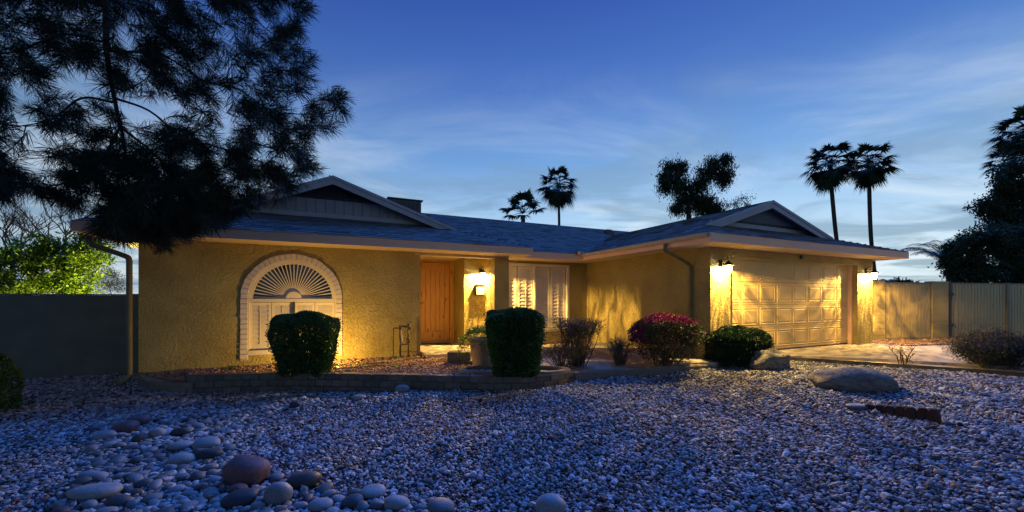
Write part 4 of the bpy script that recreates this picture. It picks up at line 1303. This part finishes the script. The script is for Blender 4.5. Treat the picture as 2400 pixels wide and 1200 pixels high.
def twig_shrub(name, px, foot, wpx, hpx, depth, label, n_stem=18, leafm='tanleaf', nleaf=1500, lf=(.03, .014), group=None, spread=1.0, tipm=None, ntip=0, flat=False, zf=None, thick=1.0, jit=.035):
    cen = at_d(px, foot, depth)
    if zf is not None: cen.z = zf
    w = wpx / 2 / FPX * depth; h = hpx / FPX * depth
    r = root(name, cen, label, 'shrub', group)
    s = MB(); ends = []
    for i in range(n_stem):
        a = random.uniform(0, 6.28); q = random.random() ** .6 * spread
        top = cen + RT * (w * q * math.cos(a)) + FW * (w * .8 * q * math.sin(a)) + Vector((0, 0, h * (random.uniform(.8, 1.0) if flat else random.uniform(.55, 1.0) * (1 - .35 * q * q))))
        b_ = cen + Vector((random.uniform(-.05, .05) + .6 * (top.x - cen.x) * random.random(), random.uniform(-.05, .05) + .6 * (top.y - cen.y) * random.random(), -.04))
        mid = b_.lerp(top, .5) + Vector((random.uniform(-.07, .07), random.uniform(-.07, .07), random.uniform(-.02, .06)))
        s.tube([b_, mid, top], [.009 * thick, .006 * thick, .0025], 4, False)
        ends.append((mid, top))
        for k in range(5):
            f = random.uniform(.25, .95)
            o_ = mid.lerp(top, f) if random.random() < .7 else b_.lerp(mid, f)
            e_ = o_ + (RT * random.uniform(-1, 1) + FW * random.uniform(-1, 1) + Vector((0, 0, random.uniform(.1, 1.2)))).normalized() * random.uniform(.12, .26) * (h + .3)
            if flat: e_.z = min(e_.z, cen.z + h * random.uniform(.93, 1.02))
            s.tube([o_, o_.lerp(e_, .5) + Vector((random.uniform(-.02, .02), random.uniform(-.02, .02), .01)), e_], [.0045 * thick, .003, .0018], 4, False)
            ends.append((o_, e_))
    s.build('branches', M['twig'], r)
    if nleaf:
        P = []; D = []
        for _ in range(nleaf):
            a, c = random.choice(ends); f = random.uniform(.2, 1.05)
            p = a.lerp(c, f) + Vector((random.gauss(0, jit), random.gauss(0, jit), random.gauss(0, jit * .8)))
            P.append(p); D.append((c - a).normalized() + Vector((random.gauss(0, .7), random.gauss(0, .7), random.gauss(0, .6))))
        leaf_cloud('foliage', P, D, lf[0], lf[1], M[leafm], r)
    if ntip:
        P = []; D = []
        for a, c in ends:
            if c.z < cen.z + h * .55: continue
            for _ in range(ntip):
                P.append(c + Vector((random.gauss(0, .012), random.gauss(0, .012), random.uniform(0, .06)))); D.append((random.gauss(0, .4), random.gauss(0, .4), 1))
        if P: leaf_cloud('flowers', P, D, .022, .012, M[tipm], r)
    return r
twig_shrub('dry_shrub', 1350, 855, 116, 110, 8.15, 'half-bare flat-topped brown shrub beside the ringed hedge', 52, 'tanleaf', 8000, flat=True, thick=1.3)
twig_shrub('dry_shrub', 1318, 858, 95, 62, 7.9, 'low greyish twiggy shrub at the foot of the flat-topped one', 30, 'greyleaf', 3200, (.022, .01))
twig_shrub('dry_shrub', 1452, 855, 80, 74, 8.3, 'small grey twiggy shrub just left of the purple bougainvillea', 30, 'greyleaf', 3400, (.022, .01))
# bougainvillea: leafy mound with magenta bracts on top and left
def bougainvillea():
    d = 8.15; cen = at_d(1560, 857, d); w = 82 / FPX * d; h = 128 / FPX * d
    r = root('bougainvillea', cen, 'rounded bougainvillea with magenta flowers on its crown and left side', 'shrub')
    n = 17000
    v = rng.standard_normal((n, 3)); v /= np.linalg.norm(v, axis=1, keepdims=True)
    q = rng.random(n) ** (1 / 3.2)
    v *= q[:, None]
    u_ = np.sign(v[:, 0]) * np.abs(v[:, 0]) ** .85
    hz = np.where(v[:, 2] > 0, v[:, 2] * .42, v[:, 2] * .52) + .55
    bump = np.array([noise.noise(Vector((a * 2.5, b_ * 2.5, c * 4))) for a, b_, c in zip(u_, v[:, 1], hz)])
    P = np.outer(u_ * w * (1.04 + .14 * bump), np.array(RT)) + np.outer(v[:, 1] * w * .85, np.array(FW)) + np.array([0, 0, 1.0]) * (hz * h * (1 + .05 * bump))[:, None] + np.array(cen)
    keep = (hz > .10) & ~((hz < .42) & (rng.random(n) < .62))
    fl = keep & (((hz + .12 * bump > .80) & (rng.random(n) < .8)) | ((u_ + .2 * bump < -.60) & (hz < .75) & (rng.random(n) < .65)) | (rng.random(n) < .05)) & (q > .6)
    lv = keep & ~fl
    D = v + rng.standard_normal((n, 3)) * .7
    leaf_cloud('foliage', P[lv], D[lv], .042, .024, M['bleaf'], r)
    leaf_cloud('flowers', P[fl], D[fl], .036, .028, M['bract'], r)
    s = MB()
    for i in range(34):
        a = random.uniform(0, 6.28); q_ = random.random() ** .5
        top = cen + RT * (w * .92 * q_ * math.cos(a)) + FW * (w * .8 * q_ * math.sin(a)) + Vector((0, 0, h * random.uniform(.45, .98)))
        b_ = cen + RT * random.uniform(-.22, .22) + FW * random.uniform(-.15, .15) + Vector((0, 0, -.04))
        s.tube([b_, b_.lerp(top, .5) + RT * random.uniform(-.1, .1) + Vector((0, 0, -.03)), top], [.011, .007, .003], 4, False)
    for i in range(10):
        a = random.uniform(.3, 2.8)
        b_ = cen + RT * (w * .8 * math.cos(a)) + Vector((0, 0, h * (.6 + .36 * math.sin(a))))
        s.tube([b_, b_ + RT * (.12 * math.cos(a)) + Vector((0, 0, .10))], [.004, .002], 4, False)
    s.build('branches', M['twig'], r)
bougainvillea()
# lavender at the right edge of the drive
twig_shrub('lavender_bush', 2330, 874, 165, 80, 7.75, 'wide grey-green lavender with purple spikes at the right edge', 110, 'lavleaf', 42000, (.05, .010), tipm='lavender', ntip=6, zf=-.10, jit=.075)
twig_shrub('sparse_plant', 2118, 861, 90, 50, 8.1, 'sparse half-dead plant with bare stalks in the driveway verge', 6, 'tanleaf', 60, (.035, .016), spread=1.0, zf=-.09, thick=1.6)
# edge plants in deep shade at the left
hedge('edge_bush', -75, 26, 832, 985, -70, 24, 5.9, 'dark leafy bush cut off by the left edge of the picture', n=6000, lf=(.05, .016), rnd=.3, stem=True, zf=-.42)
twig_shrub('grass_tuft', 92, 892, 40, 34, 8.2, 'small dark grass tuft at the foot of the boundary wall', 14, 'hedge', 260, (.07, .008), zf=-.30)
q = on_z(541, 868, BZ)
ds = root('small_succulent', q, 'tiny dark succulent in the red gravel left of the window hedge', 'plant')
P = [q + Vector((random.gauss(0, .035), random.gauss(0, .03), abs(random.gauss(.04, .025)))) for _ in range(120)]
leaf_cloud('foliage', P, [(random.gauss(0, 1), random.gauss(0, 1), 1) for _ in P], .05, .014, M['hedge'], ds)

# clay pot with a fern-like plant by the porch
pp = at_d(1133, 846, 8.1); pp.z = BZ
pt = root('potted_plant', pp, 'clay pot with bright green trailing plant behind the ringed hedge', 'potted plant')
MB().lathe([(0, 0), (.20, 0), (.215, .03), (.285, .50), (.32, .51), (.325, .57), (.285, .575), (.265, .50), (0, .49)], pp, 24).build('pot', M['pot'], pt, smooth=True)
P, D = [], []
for i in range(5200):
    a = random.uniform(0, 6.28); q_ = random.random() ** .5 * .46
    hang = max(0, q_ - .28) * random.uniform(0, 2.4)
    lft = -.16 if math.cos(a) < -.2 else 0
    P.append(pp + RT * (q_ * math.cos(a) * 1.0 + lft * q_) + FW * (q_ * .8 * math.sin(a)) + Vector((0, 0, .56 + .27 * (1 - (q_ / .46) ** 2) * random.uniform(.5, 1.05) - hang)))
    D.append((math.cos(a) * RT.x + random.gauss(0, .5), math.cos(a) * RT.y + random.gauss(0, .5), .3 - hang * 3 + random.gauss(0, .5)))
leaf_cloud('foliage', P, D, .05, .010, M['potleaf'], pt)
# small pot saucer further in the porch
sp = Vector((4.05, 9.35, -.03))
so = root('small_pot', sp, 'small low clay pot on the porch slab beside the pillar', 'pot')
MB().lathe([(0, 0), (.09, 0), (.13, .14), (.145, .145), (.145, .17), (.125, .17), (.115, .13), (0, .12)], sp, 18).build('pot_body', M['pot'], so, smooth=True)

# backflow pipes by the front corner
bp0 = on_y(920, 836, FY - .22); bp0.z = BZ
bf = root('backflow_preventer', bp0 + Vector((.3, 0, 0)), 'bronze backflow pipe assembly standing by the wall left of the door', 'pipework')
xA, xB, xC = on_y(922, 800, FY - .22).x, on_y(938, 800, FY - .22).x, on_y(957, 800, FY - .22).x
yb_ = FY - .22
def zpx(px, py): return on_y(px, py, yb_).z
MB().tube([(xA, yb_, BZ - .05), (xA, yb_, zpx(922, 770)), (xA + .03, yb_, zpx(922, 769)), (xB, yb_, zpx(938, 769))], .014, 8).build('inlet_pipe', M['pipe'], bf)
MB().tube([(xB, yb_, BZ - .05), (xB, yb_, zpx(938, 763))], .026, 10).build('riser_pipe', M['pipe'], bf, smooth=True)
MB().tube([(xB, yb_, zpx(938, 765)), (xC, yb_, zpx(957, 765))], .022, 10).build('top_pipe', M['pipe'], bf, smooth=True)
MB().tube([(xC, yb_, BZ - .05), (xC, yb_, zpx(957, 760))], .018, 10).build('outlet_pipe', M['pipe'], bf, smooth=True)
MB().lathe([(0, -.05), (.03, -.05), (.045, -.02), (.045, .03), (.03, .05), (.02, .07), (.035, .075), (.035, .10), (0, .10)], (xC + .01, yb_, zpx(957, 768)), 12).build('valve_body', M['pipe'], bf, smooth=True)
MB().lathe([(0, -.06), (.035, -.06), (.045, 0), (.035, .06), (0, .06)], (xC, yb_, zpx(957, 798)), 12).build('valve_body', M['pipe'], bf, smooth=True)
MB().tube([(xB + .01, yb_, zpx(938, 808)), (xC, yb_, zpx(957, 806))], .013, 8).build('cross_pipe', M['pipe'], bf)
MB().box(xB + .03, xB + .055, yb_ - .05, yb_ - .035, zpx(942, 800), zpx(942, 785)).build('tag', M['white'], bf)
MB().tube([(xC + .03, yb_ - .03, zpx(957, 756)), (xC + .09, yb_ - .03, zpx(957, 754))], .009, 6).build('valve_lever', M['pipe'], bf)
# garden hose lying in the bed
hp = [(952, 822), (940, 834), (925, 846), (890, 850), (850, 853), (815, 853), (790, 857), (800, 862), (835, 861), (880, 857), (925, 858), (938, 862)]
hpts = [on_z(a, c, BZ + .03) for a, c in hp]
hpts[0].z = .12; hpts[1].z = .0
hz_ = MB().tube(catmull(hpts, 6), .011, 6).build('garden_hose', M['hose'], smooth=True)
tag(hz_, 'green garden hose snaking over red gravel from the pipes to the hedge', 'hose')

# ================================================================== TREES
def tuft(C, D, n, ln, wd, spread):
    """needles round a twig end -> vertex and face arrays"""
    D = np.array(D); D = D / np.linalg.norm(D)
    t = rng.uniform(-.9, .15, n)
    v = rng.standard_normal((n, 3)); v -= np.outer(v @ D, D); v /= np.linalg.norm(v, axis=1, keepdims=True)
    dr_ = D * rng.uniform(.35, 1.1, n)[:, None] + v * spread
    dr_[:, 2] -= .10
    dr_ /= np.linalg.norm(dr_, axis=1, keepdims=True)
    b_ = np.array(C) + np.outer(t * ln * 1.3, D)
    L_ = ln * rng.uniform(.7, 1.15, n)[:, None]
    sd = np.cross(dr_, rng.standard_normal((n, 3))); sd /= np.linalg.norm(sd, axis=1, keepdims=True)
    tip = b_ + dr_ * L_; tip[:, 2] -= .08 * L_[:, 0]
    mid = b_ + dr_ * L_ * .55
    return np.stack([b_ - sd * wd * .5, b_ + sd * wd * .5, mid + sd * wd * .5, tip, mid - sd * wd * .5], 1)
def grow(nodes, targets, s, r0, rmin, sag=.04):
    """join every target to the nearest node of the branch skeleton"""
    arr = [np.array(n_) for n_ in nodes]
    dirs = []
    A = np.array(arr)
    for tgt in targets:
        dd = np.linalg.norm(A - np.array(tgt), axis=1) + .35 * np.maximum(0, np.array(tgt)[2] - A[:, 2])
        k = int(np.argmin(dd))
        a = Vector(A[k]); c = Vector(tgt)
        L_ = (c - a).length
        mid = a.lerp(c, .5) + Vector((random.gauss(0, .06), random.gauss(0, .06), random.gauss(-sag, .05))) * L_
        r1 = max(rmin, min(r0, r0 * L_ / 1.2))
        s.tube([a, mid, c], [r1 * 1.6, r1 * 1.2, rmin], 4, False)
        A = np.vstack([A, np.array(mid)[None], np.array(c)[None]])
        dirs.append((c - mid).normalized() if L_ > 1e-4 else Vector((0, 0, 1)))
    return dirs
def pine():
    base = Vector((-5.4, 7.0, gz(-5.4, 7.0)))
    r = root('pine_tree', base, 'large dark pine overhanging the picture from the upper left', 'tree')
    s = MB()
    trunk = [base + Vector((0, 0, -.2)), base + Vector((.05, 0, 1.5)), base + Vector((.1, -.05, 3.2)), base + Vector((.3, -.1, 5.0)), base + Vector((.4, -.1, 7.5)), base + Vector((.45, 0, 9.5))]
    s.tube(catmull(trunk, 4), [.26 - .22 * i / 20 for i in range(21)], 10)
    D0 = 5.0
    def P(px, py, d=D0): return at_d(px, py, d)
    tr5 = base + Vector((.32, -.1, 5.3))
    limbs = [
        [tr5, P(20, -120, 4.9), P(200, -110, 4.9), P(245, 0, 4.9), P(250, 120, 4.9), P(268, 230, 5.0), P(290, 330, 5.1)],
        [P(245, -30, 4.9), P(420, -60, 5.2), P(560, 20, 5.4), P(640, 80, 5.5)],
        [P(250, 120, 4.9), P(380, 130, 5.2), P(480, 190, 5.4), P(560, 210, 5.6), P(640, 260, 5.6), P(760, 270, 5.5)],
        [P(268, 230, 5.0), P(350, 260, 5.3), P(430, 320, 5.6), P(560, 360, 5.7), P(660, 400, 5.8)],
        [P(285, 300, 5.0), P(360, 360, 5.3), P(430, 440, 5.6), P(480, 500, 5.8)],
        [P(280, 300, 5.0), P(240, 370, 4.8), P(180, 420, 4.7), P(100, 440, 4.7)],
        [P(268, 240, 5.0), P(190, 230, 4.8), P(120, 280, 4.7), P(20, 300, 4.6)],
        [P(250, 100, 4.9), P(150, 80, 4.7), P(40, 120, 4.6), P(-60, 130, 4.5)],
        [P(290, 330, 5.1), P(300, 420, 5.2), P(310, 500, 5.3), P(290, 540, 5.3)],
        [tr5, base + Vector((1.2, -.6, 6.0)), base + Vector((2.2, -1.0, 6.2)), base + Vector((3.4, -1.2, 6.3))],
        [tr5, base + Vector((-1.2, .6, 6.0)), base + Vector((-2.2, .8, 6.2))],
    ]
    nodes = []
    for i, L_ in enumerate(limbs):
        pts = catmull(L_, 5)
        n = len(pts)
        r0 = .055 if i == 0 else .017
        s.tube(pts, [r0 * (1 - .72 * k / n) for k in range(n)], 7 if i == 0 else 5, False)
        nodes += [tuple(p) for p in pts]
    outline = [(-120, -90), (740, -90), (738, 20), (700, 60), (735, 120), (742, 190), (730, 235), (800, 215), (828, 245), (800, 290), (745, 320), (735, 355), (768, 380), (742, 420), (690, 430), (655, 465), (590, 480),
               (520, 525), (430, 556), (380, 545), (300, 565), (240, 545), (215, 500), (140, 480), (60, 468), (0, 470), (-90, 480), (-120, 300)]
    gaps = [(180, 205, 75, 55, .9), (340, 240, 85, 48, .82), (150, 150, 30, 70, .5), (60, 250, 55, 90, .72), (70, 350, 65, 70, .7), (215, 310, 60, 60, .55), (470, 20, 40, 60, .5), (530, 130, 45, 60, .62), (600, 190, 45, 40, .5), (495, 255, 60, 35, .45), (30, 60, 35, 50, .5),
            (300, 60, 30, 80, .4), (120, 440, 60, 40, .3), (610, 40, 50, 60, .45), (345, 300, 80, 40, .5)]
    targets = []
    while len(targets) < 1080:
        px, py = random.uniform(-120, 830), random.uniform(-90, 570)
        if not in_poly(px, py, outline): continue
        pr = 1.0
        for gx, gy, ga, gb, st in gaps:
            if ((px - gx) / ga) ** 2 + ((py - gy) / gb) ** 2 < 1: pr *= 1 - st
        if noise.noise(Vector((px * .012, py * .012, 3))) < -.18: pr *= .5
        if py > 380 and 280 < px < 620: pr *= 1.0
        elif random.random() < .22: pr *= .3
        if random.random() > pr: continue
        d = random.gauss(5.2, .45) + .0006 * (px - 300)
        targets.append(P(px, py, min(6.3, max(4.2, d))))
    # a denser skirt low on the right
    for _ in range(330):
        px, py = random.gauss(430, 130), random.gauss(455, 60)
        if in_poly(px, py, outline) and noise.noise(Vector((px * .022, py * .022, 8))) > -.12: targets.append(P(px, py, random.uniform(5.0, 6.2)))
    for _ in range(120):
        px, py = random.uniform(215, 500), random.uniform(500, 582)
        if py < 560 + 28 * noise.noise(Vector((px * .03, 0, 2))) - max(0, px - 400) * .3: targets.append(P(px, py, random.uniform(4.9, 5.9)))
    # crown out of the frame, above and to the left
    for _ in range(150):
        a, z = random.uniform(0, 6.28), random.uniform(5.6, 9.2)
        q_ = random.uniform(.3, 1) * (2.6 - (z - 5.6) * .55)
        c = base + Vector((.4 + q_ * math.cos(a), q_ * math.sin(a), z))
        pxy = proj(c.x, c.y, c.z)
        if pxy[2] > .5 and 0 < pxy[0] < 2400 and 0 < pxy[1] < 1200: continue
        targets.append(c)
    nodes += [tuple(p) for p in catmull(trunk, 4)[12:]]
    ctr = P(280, 200, 5.0)
    targets.sort(key=lambda t: min((Vector(n_) - t).length for n_ in nodes[::3]))
    dirs = grow(nodes, targets, s, .012, .0035)
    s.build('trunk', M['bark'], r)
    V = []
    for t, dv in zip(targets, dirs):
        px = proj(t.x, t.y, t.z)[0]
        outw = RT * (1 if px > 300 else -.5) * .7 + FW * random.gauss(0, .5) + Vector((0, 0, random.uniform(-.75, .35)))
        dd = (dv * .9 + outw).normalized()
        V.append(tuft(t, dd, 92, .195, .0046, .80))
    V = np.concatenate(V)
    n = len(V)
    me = mesh_np('crown', V.reshape(-1, 3) - np.array(base), np.arange(5 * n), np.full(n, 5), M['needle'])
    link_mesh('crown', me, r, base)
pine()

def blade(m, b_, t_, side, w, droop, n=3):
    """one palm leaflet: tapering folded strip"""
    b_, t_ = Vector(b_), Vector(t_)
    pts = []
    for i in range(n + 1):
        f = i / n
        pts.append(b_.lerp(t_, f) + Vector((0, 0, -droop * f * f)))
    V = []
    for i, p in enumerate(pts):
        ww = w * (1 - (i / n) ** 1.5) * (.6 + .4 * min(1, i)) + .002
        V += [p - side * ww / 2, p + side * ww / 2]
    m.add(V, [(2 * i, 2 * i + 1, 2 * i + 3, 2 * i + 2) for i in range(n)])
def fan_palm(px, top, crown_c, crown_w, depth, label, lean=0.0, nleaf=52, group='fan palms behind the house', trunk_r=.16, low=-78, foot_px=None, thin=.8, fh=.44):
    cz = at_d(px, crown_c, depth)
    ft = at_d(foot_px if foot_px else px, 700, depth)
    ft.z = -.15
    r = root('fan_palm', ft, label, 'palm', group)
    s = MB()
    tp = cz + Vector((0, 0, -.2))
    mid1 = ft.lerp(tp, .45) + RT * lean; mid2 = ft.lerp(tp, .75) + RT * lean * .7
    tl = catmull([ft, mid1, mid2, tp], 6)
    s.tube(tl, [trunk_r * (1.2 - .2 * min(1, k / 5)) for k in range(len(tl))], 9)
    s.build('trunk', M['palmtrunk'], r)
    R_ = crown_w / 2 / FPX * depth
    c = MB()
    for k in range(nleaf):
        az = k * 2.39996 + random.uniform(-.2, .2)
        f = (k + .5) / nleaf
        el = math.radians(72 + (low - 72) * f ** .7) + random.uniform(-.22, .22)
        dr_ = Vector((math.cos(az) * math.cos(el), math.sin(az) * math.cos(el), math.sin(el)))
        pl = R_ * random.uniform(.42, .66)
        hub = cz + dr_ * pl + Vector((0, 0, -.10 * pl * (1 - abs(dr_.z))))
        c.tube([cz, cz.lerp(hub, .55) + Vector((0, 0, .03 * R_)), hub], [.028, .02, .012], 4, False)
        sd = dr_.cross(Vector((0, 0, 1)))
        sd = sd.normalized() if sd.length > .05 else Vector((math.sin(az), -math.cos(az), 0))
        upv = sd.cross(dr_).normalized()
        nb_ = 26
        for i in range(nb_):
            a = math.radians(-106 + 212 * i / (nb_ - 1))
            ln = R_ * fh * random.uniform(.85, 1.08) * (1 - .28 * abs(a) / 2.1)
            d2 = (dr_ * math.cos(a) + sd * math.sin(a) + upv * .12).normalized()
            blade(c, hub, hub + d2 * ln, (upv.cross(d2)).normalized(), .085 * R_ * thin, ln * random.uniform(.25, .6))
    c.build('crown', M['palmleaf'], r)
    return r
fan_palm(1945, 320, 380, 130, 30, 'left of the two tall fan palms behind the garage roof', lean=-.2, foot_px=1990, group=None, trunk_r=.135)
fan_palm(2037, 318, 378, 126, 31, 'right of the two tall fan palms, its trunk passing the garage eave', lean=-.25, foot_px=2062, group=None, trunk_r=.135)
fan_palm(1309, 380, 432, 112, 38, 'single fan palm on a slim trunk above the main roof ridge', foot_px=1314, group=None, trunk_r=.125)
fan_palm(1226, 460, 500, 128, 26, 'short fan palm crown peeping over the main roof ridge', nleaf=15, group=None, low=8, trunk_r=.14, fh=.5, thin=1.1)
fan_palm(2412, 250, 300, 150, 26, 'tall fan palm cut off by the right edge above the dark trees', group=None, low=-60)
fan_palm(2372, 330, 372, 118, 24, 'shorter fan palm showing above the dark tree at right', group=None, low=-25, nleaf=22)

def feather_palm(px, py, depth, rad, label, nf=26, azc=None, group=None, elo=(5, 75)):
    c0 = at_d(px, py, depth)
    ft = Vector((c0.x, c0.y, -.15))
    r = root('feather_palm', ft, label, 'palm', group)
    MB().tube([ft, ft.lerp(c0, .5), c0], [.17, .16, .15], 10).build('trunk', M['palmtrunk'], r)
    c = MB()
    for k in range(nf):
        az = k * 2.39996
        el = math.radians(elo[0] + (elo[1] - elo[0]) * ((k * .618) % 1))
        h = Vector((math.cos(az), math.sin(az), 0))
        L_ = rad * random.uniform(.85, 1.1)
        pts = []
        for i in range(9):
            f = i / 8
            ang = el - f * f * math.radians(75)
            pts.append((pts[-1] if pts else c0) + (h * math.cos(ang) + Vector((0, 0, math.sin(ang)))) * (L_ / 8 if pts else 0))
        c.tube(pts, [.03 - .026 * i / 8 for i in range(9)], 4, False)
        sd = Vector((-h.y, h.x, 0))
        for i in range(34):
            f = .14 + .86 * i / 34
            q_ = f * 8; a = int(min(7, q_)); p = pts[a].lerp(pts[a + 1], q_ - a)
            t = (pts[a + 1] - pts[a]).normalized()
            for sg in (-1, 1):
                ln = L_ * .19 * math.sin(PI * (.15 + .8 * f)) + .05
                d2 = (t * .75 + sd * sg * .75 + Vector((0, 0, -.12))).normalized()
                blade(c, p, p + d2 * ln, t.cross(d2).cross(d2).normalized(), .024, ln * .25, 2)
    c.build('crown', M['palmleaf'], r)
feather_palm(2228, 622, 18.6, 2.2, 'arching feather palm left of the dark trees above the timber gate', 26)
feather_palm(2088, 672, 16, .72, 'small feather palm just showing over the fence at the garage corner', 12, elo=(10, 60))

def clump_tree(name, trunk_px, depth, clumps, label, m, nper, lf, hang=0.0, trunk_r=.12, group=None, cat='tree', fork=None, barkm='bark', dens=1.0, base_z=-.15, flatten=.9):
    ft = at_d(trunk_px, 700, depth); ft.z = base_z
    r = root(name, ft, label, cat, group)
    s = MB()
    cs = [(at_d(a, b_, depth + random.uniform(-1, 1) * c / FPX * depth * .8), c / FPX * depth) for a, b_, c in clumps]
    zf = min(c.z - q_ for c, q_ in cs)
    fk = at_d(fork[0], fork[1], depth) if fork else Vector((ft.x, ft.y, max(zf, ft.z + 1)))
    s.tube(catmull([ft, ft.lerp(fk, .5) + Vector((.1, .05, 0)), fk], 5), [trunk_r * (1.2 - .5 * k / 11) for k in range(11)], 8)
    nodes = [tuple(fk)]
    P, D = [], []
    tg = sorted([c for c, q_ in cs], key=lambda c: (c - fk).length)
    grow(nodes, tg, s, trunk_r * .55, trunk_r * .12, -.05)
    for c, q_ in cs:
        sub = [c + Vector((random.gauss(0, 1), random.gauss(0, 1), random.gauss(0, 1))) * q_ * .45 for _ in range(9)]
        grow([tuple(c)], sub, s, trunk_r * .12, trunk_r * .03)
        n = int(nper * dens)
        for t in range(n):
            k = random.choice(sub) if random.random() < .75 else c
            p = k + Vector((random.gauss(0, 1), random.gauss(0, 1), random.gauss(0, 1) * flatten)) * q_ * .30
            if hang and random.random() < .5:
                p.z -= random.random() ** 1.5 * q_ * hang
            P.append(p)
            D.append((random.gauss(0, .5), random.gauss(0, .5), -1) if hang else (random.gauss(0, 1), random.gauss(0, 1), random.gauss(.2, 1)))
    s.build('trunk', M[barkm], r)
    leaf_cloud('crown', P, D, lf[0], lf[1], M[m], r)
    return r
# weeping tree behind the ridge
clump_tree('weeping_tree', 1612, 30, [(1570, 390, 20), (1595, 392, 18), (1560, 415, 22), (1585, 425, 26), (1605, 440, 24), (1625, 455, 26), (1640, 430, 26), (1655, 405, 26), (1672, 388, 22), (1698, 372, 16), (1705, 408, 20),
           (1690, 410, 20), (1605, 470, 24), (1585, 485, 18), (1640, 480, 22), (1665, 490, 18), (1680, 495, 16), (1660, 470, 20), (1560, 430, 18)],
           'dark weeping tree with a forked crown behind the garage roof', 'treeleaf', 1100, (.22, .065), hang=.9, trunk_r=.22, fork=(1614, 470))
clump_tree('thin_tree', 1735, 32, [(1735, 465, 20), (1722, 478, 16), (1750, 480, 16), (1700, 482, 14), (1735, 490, 18)],
           'thin pale-leaved treetop showing over the garage ridge', 'greyleaf', 170, (.16, .05), hang=.6, trunk_r=.08)
# dark trees at the right
def clumps_in(poly, n, r0, r1):
    out = []
    while len(out) < n:
        x = random.uniform(min(p[0] for p in poly), max(p[0] for p in poly)); y = random.uniform(min(p[1] for p in poly), max(p[1] for p in poly))
        if in_poly(x, y, poly): out.append((x, y, random.uniform(r0, r1)))
    return out
clump_tree('dark_tree', 2400, 21, clumps_in([(2310, 400), (2340, 385), (2390, 385), (2520, 380), (2520, 640), (2330, 640), (2345, 540), (2310, 500), (2325, 450)], 70, 16, 28),
           'tall dark tree rising beneath the fan palms at the right edge', 'treeleaf', 760, (.17, .075), trunk_r=.25, group=None)
clump_tree('dark_bush_tree', 2290, 17.5, clumps_in([(2215, 580), (2240, 555), (2300, 540), (2350, 535), (2480, 560), (2480, 690), (2225, 690), (2218, 630)], 60, 16, 26),
           'broad dark tree directly behind the wide driveway gate', 'treeleaf', 560, (.13, .06), trunk_r=.2)
clump_tree('distant_bush', 2100, 45, [(2075, 672, 14), (2095, 668, 12), (2112, 665, 14), (2128, 668, 12), (2145, 672, 14)],
           'distant low tree line above the narrow timber gate', 'treeleaf', 420, (.35, .15), trunk_r=.1)
# citrus tree lit from the house side, bare tree behind it
clump_tree('citrus_tree', 130, 9.6, clumps_in([(150, 560), (185, 525), (215, 545), (240, 590), (245, 640), (225, 690), (60, 690), (60, 600)], 34, 20, 32) + clumps_in([(-40, 600), (60, 560), (150, 560), (90, 690), (-40, 690)], 22, 22, 32),
           'yellow-green leafy tree lit at night behind the boundary wall', 'citrus', 330, (.085, .04), trunk_r=.09)
clump_tree('fine_leaf_bush', 262, 12.5, [(250, 640, 20), (268, 650, 18), (255, 670, 22), (275, 668, 20), (240, 665, 20)],
           'grey fine-leaved bush between the lit tree and the house', 'greyleaf', 420, (.06, .02), trunk_r=.06)
def bare_tree(px, depth, top_px, label):
    ft = at_d(px, 700, depth); ft.z = -.2
    r = root('bare_tree', ft, label, 'tree')
    s = MB()
    fk = at_d(px, 620, depth)
    s.tube([ft, fk], [.09, .07], 7)
    def rec(p, d, L_, rr, k):
        q_ = p + d * L_
        s.tube([p, p.lerp(q_, .5) + Vector((random.gauss(0, .04), random.gauss(0, .04), 0)) * L_, q_], [rr, rr * .8, rr * .6], 4, False)
        if k == 0: return
        for _ in range(3):
            rec(p.lerp(q_, random.uniform(.6, 1)), (d + Vector((random.gauss(0, .38), random.gauss(0, .38), random.gauss(.1, .2)))).normalized(), L_ * random.uniform(.55, .8), max(.004, rr * .6), k - 1)
    for _ in range(6):
        rec(fk, Vector((random.gauss(0, .45), random.gauss(0, .45), 1)).normalized(), (620 - top_px) / FPX * depth * .42, .035, 4)
    s.build('branches', M['bark'], r)
bare_tree(150, 13.5, 440, 'bare twiggy tree standing behind the lit citrus tree')
bare_tree(30, 14.5, 470, 'bare twiggy tree at far left behind the boundary wall')
# white patio awning on the house side
pw = at_d(290, 640, 11.0)
MB().prism([(-4.05, 13.2, 1.98), (-3.18, 13.2, 2.12), (-3.18, 13.2, 2.20), (-4.05, 13.2, 2.06)], (0, 2.2, 0)).build('side_awning', M['white'], H)
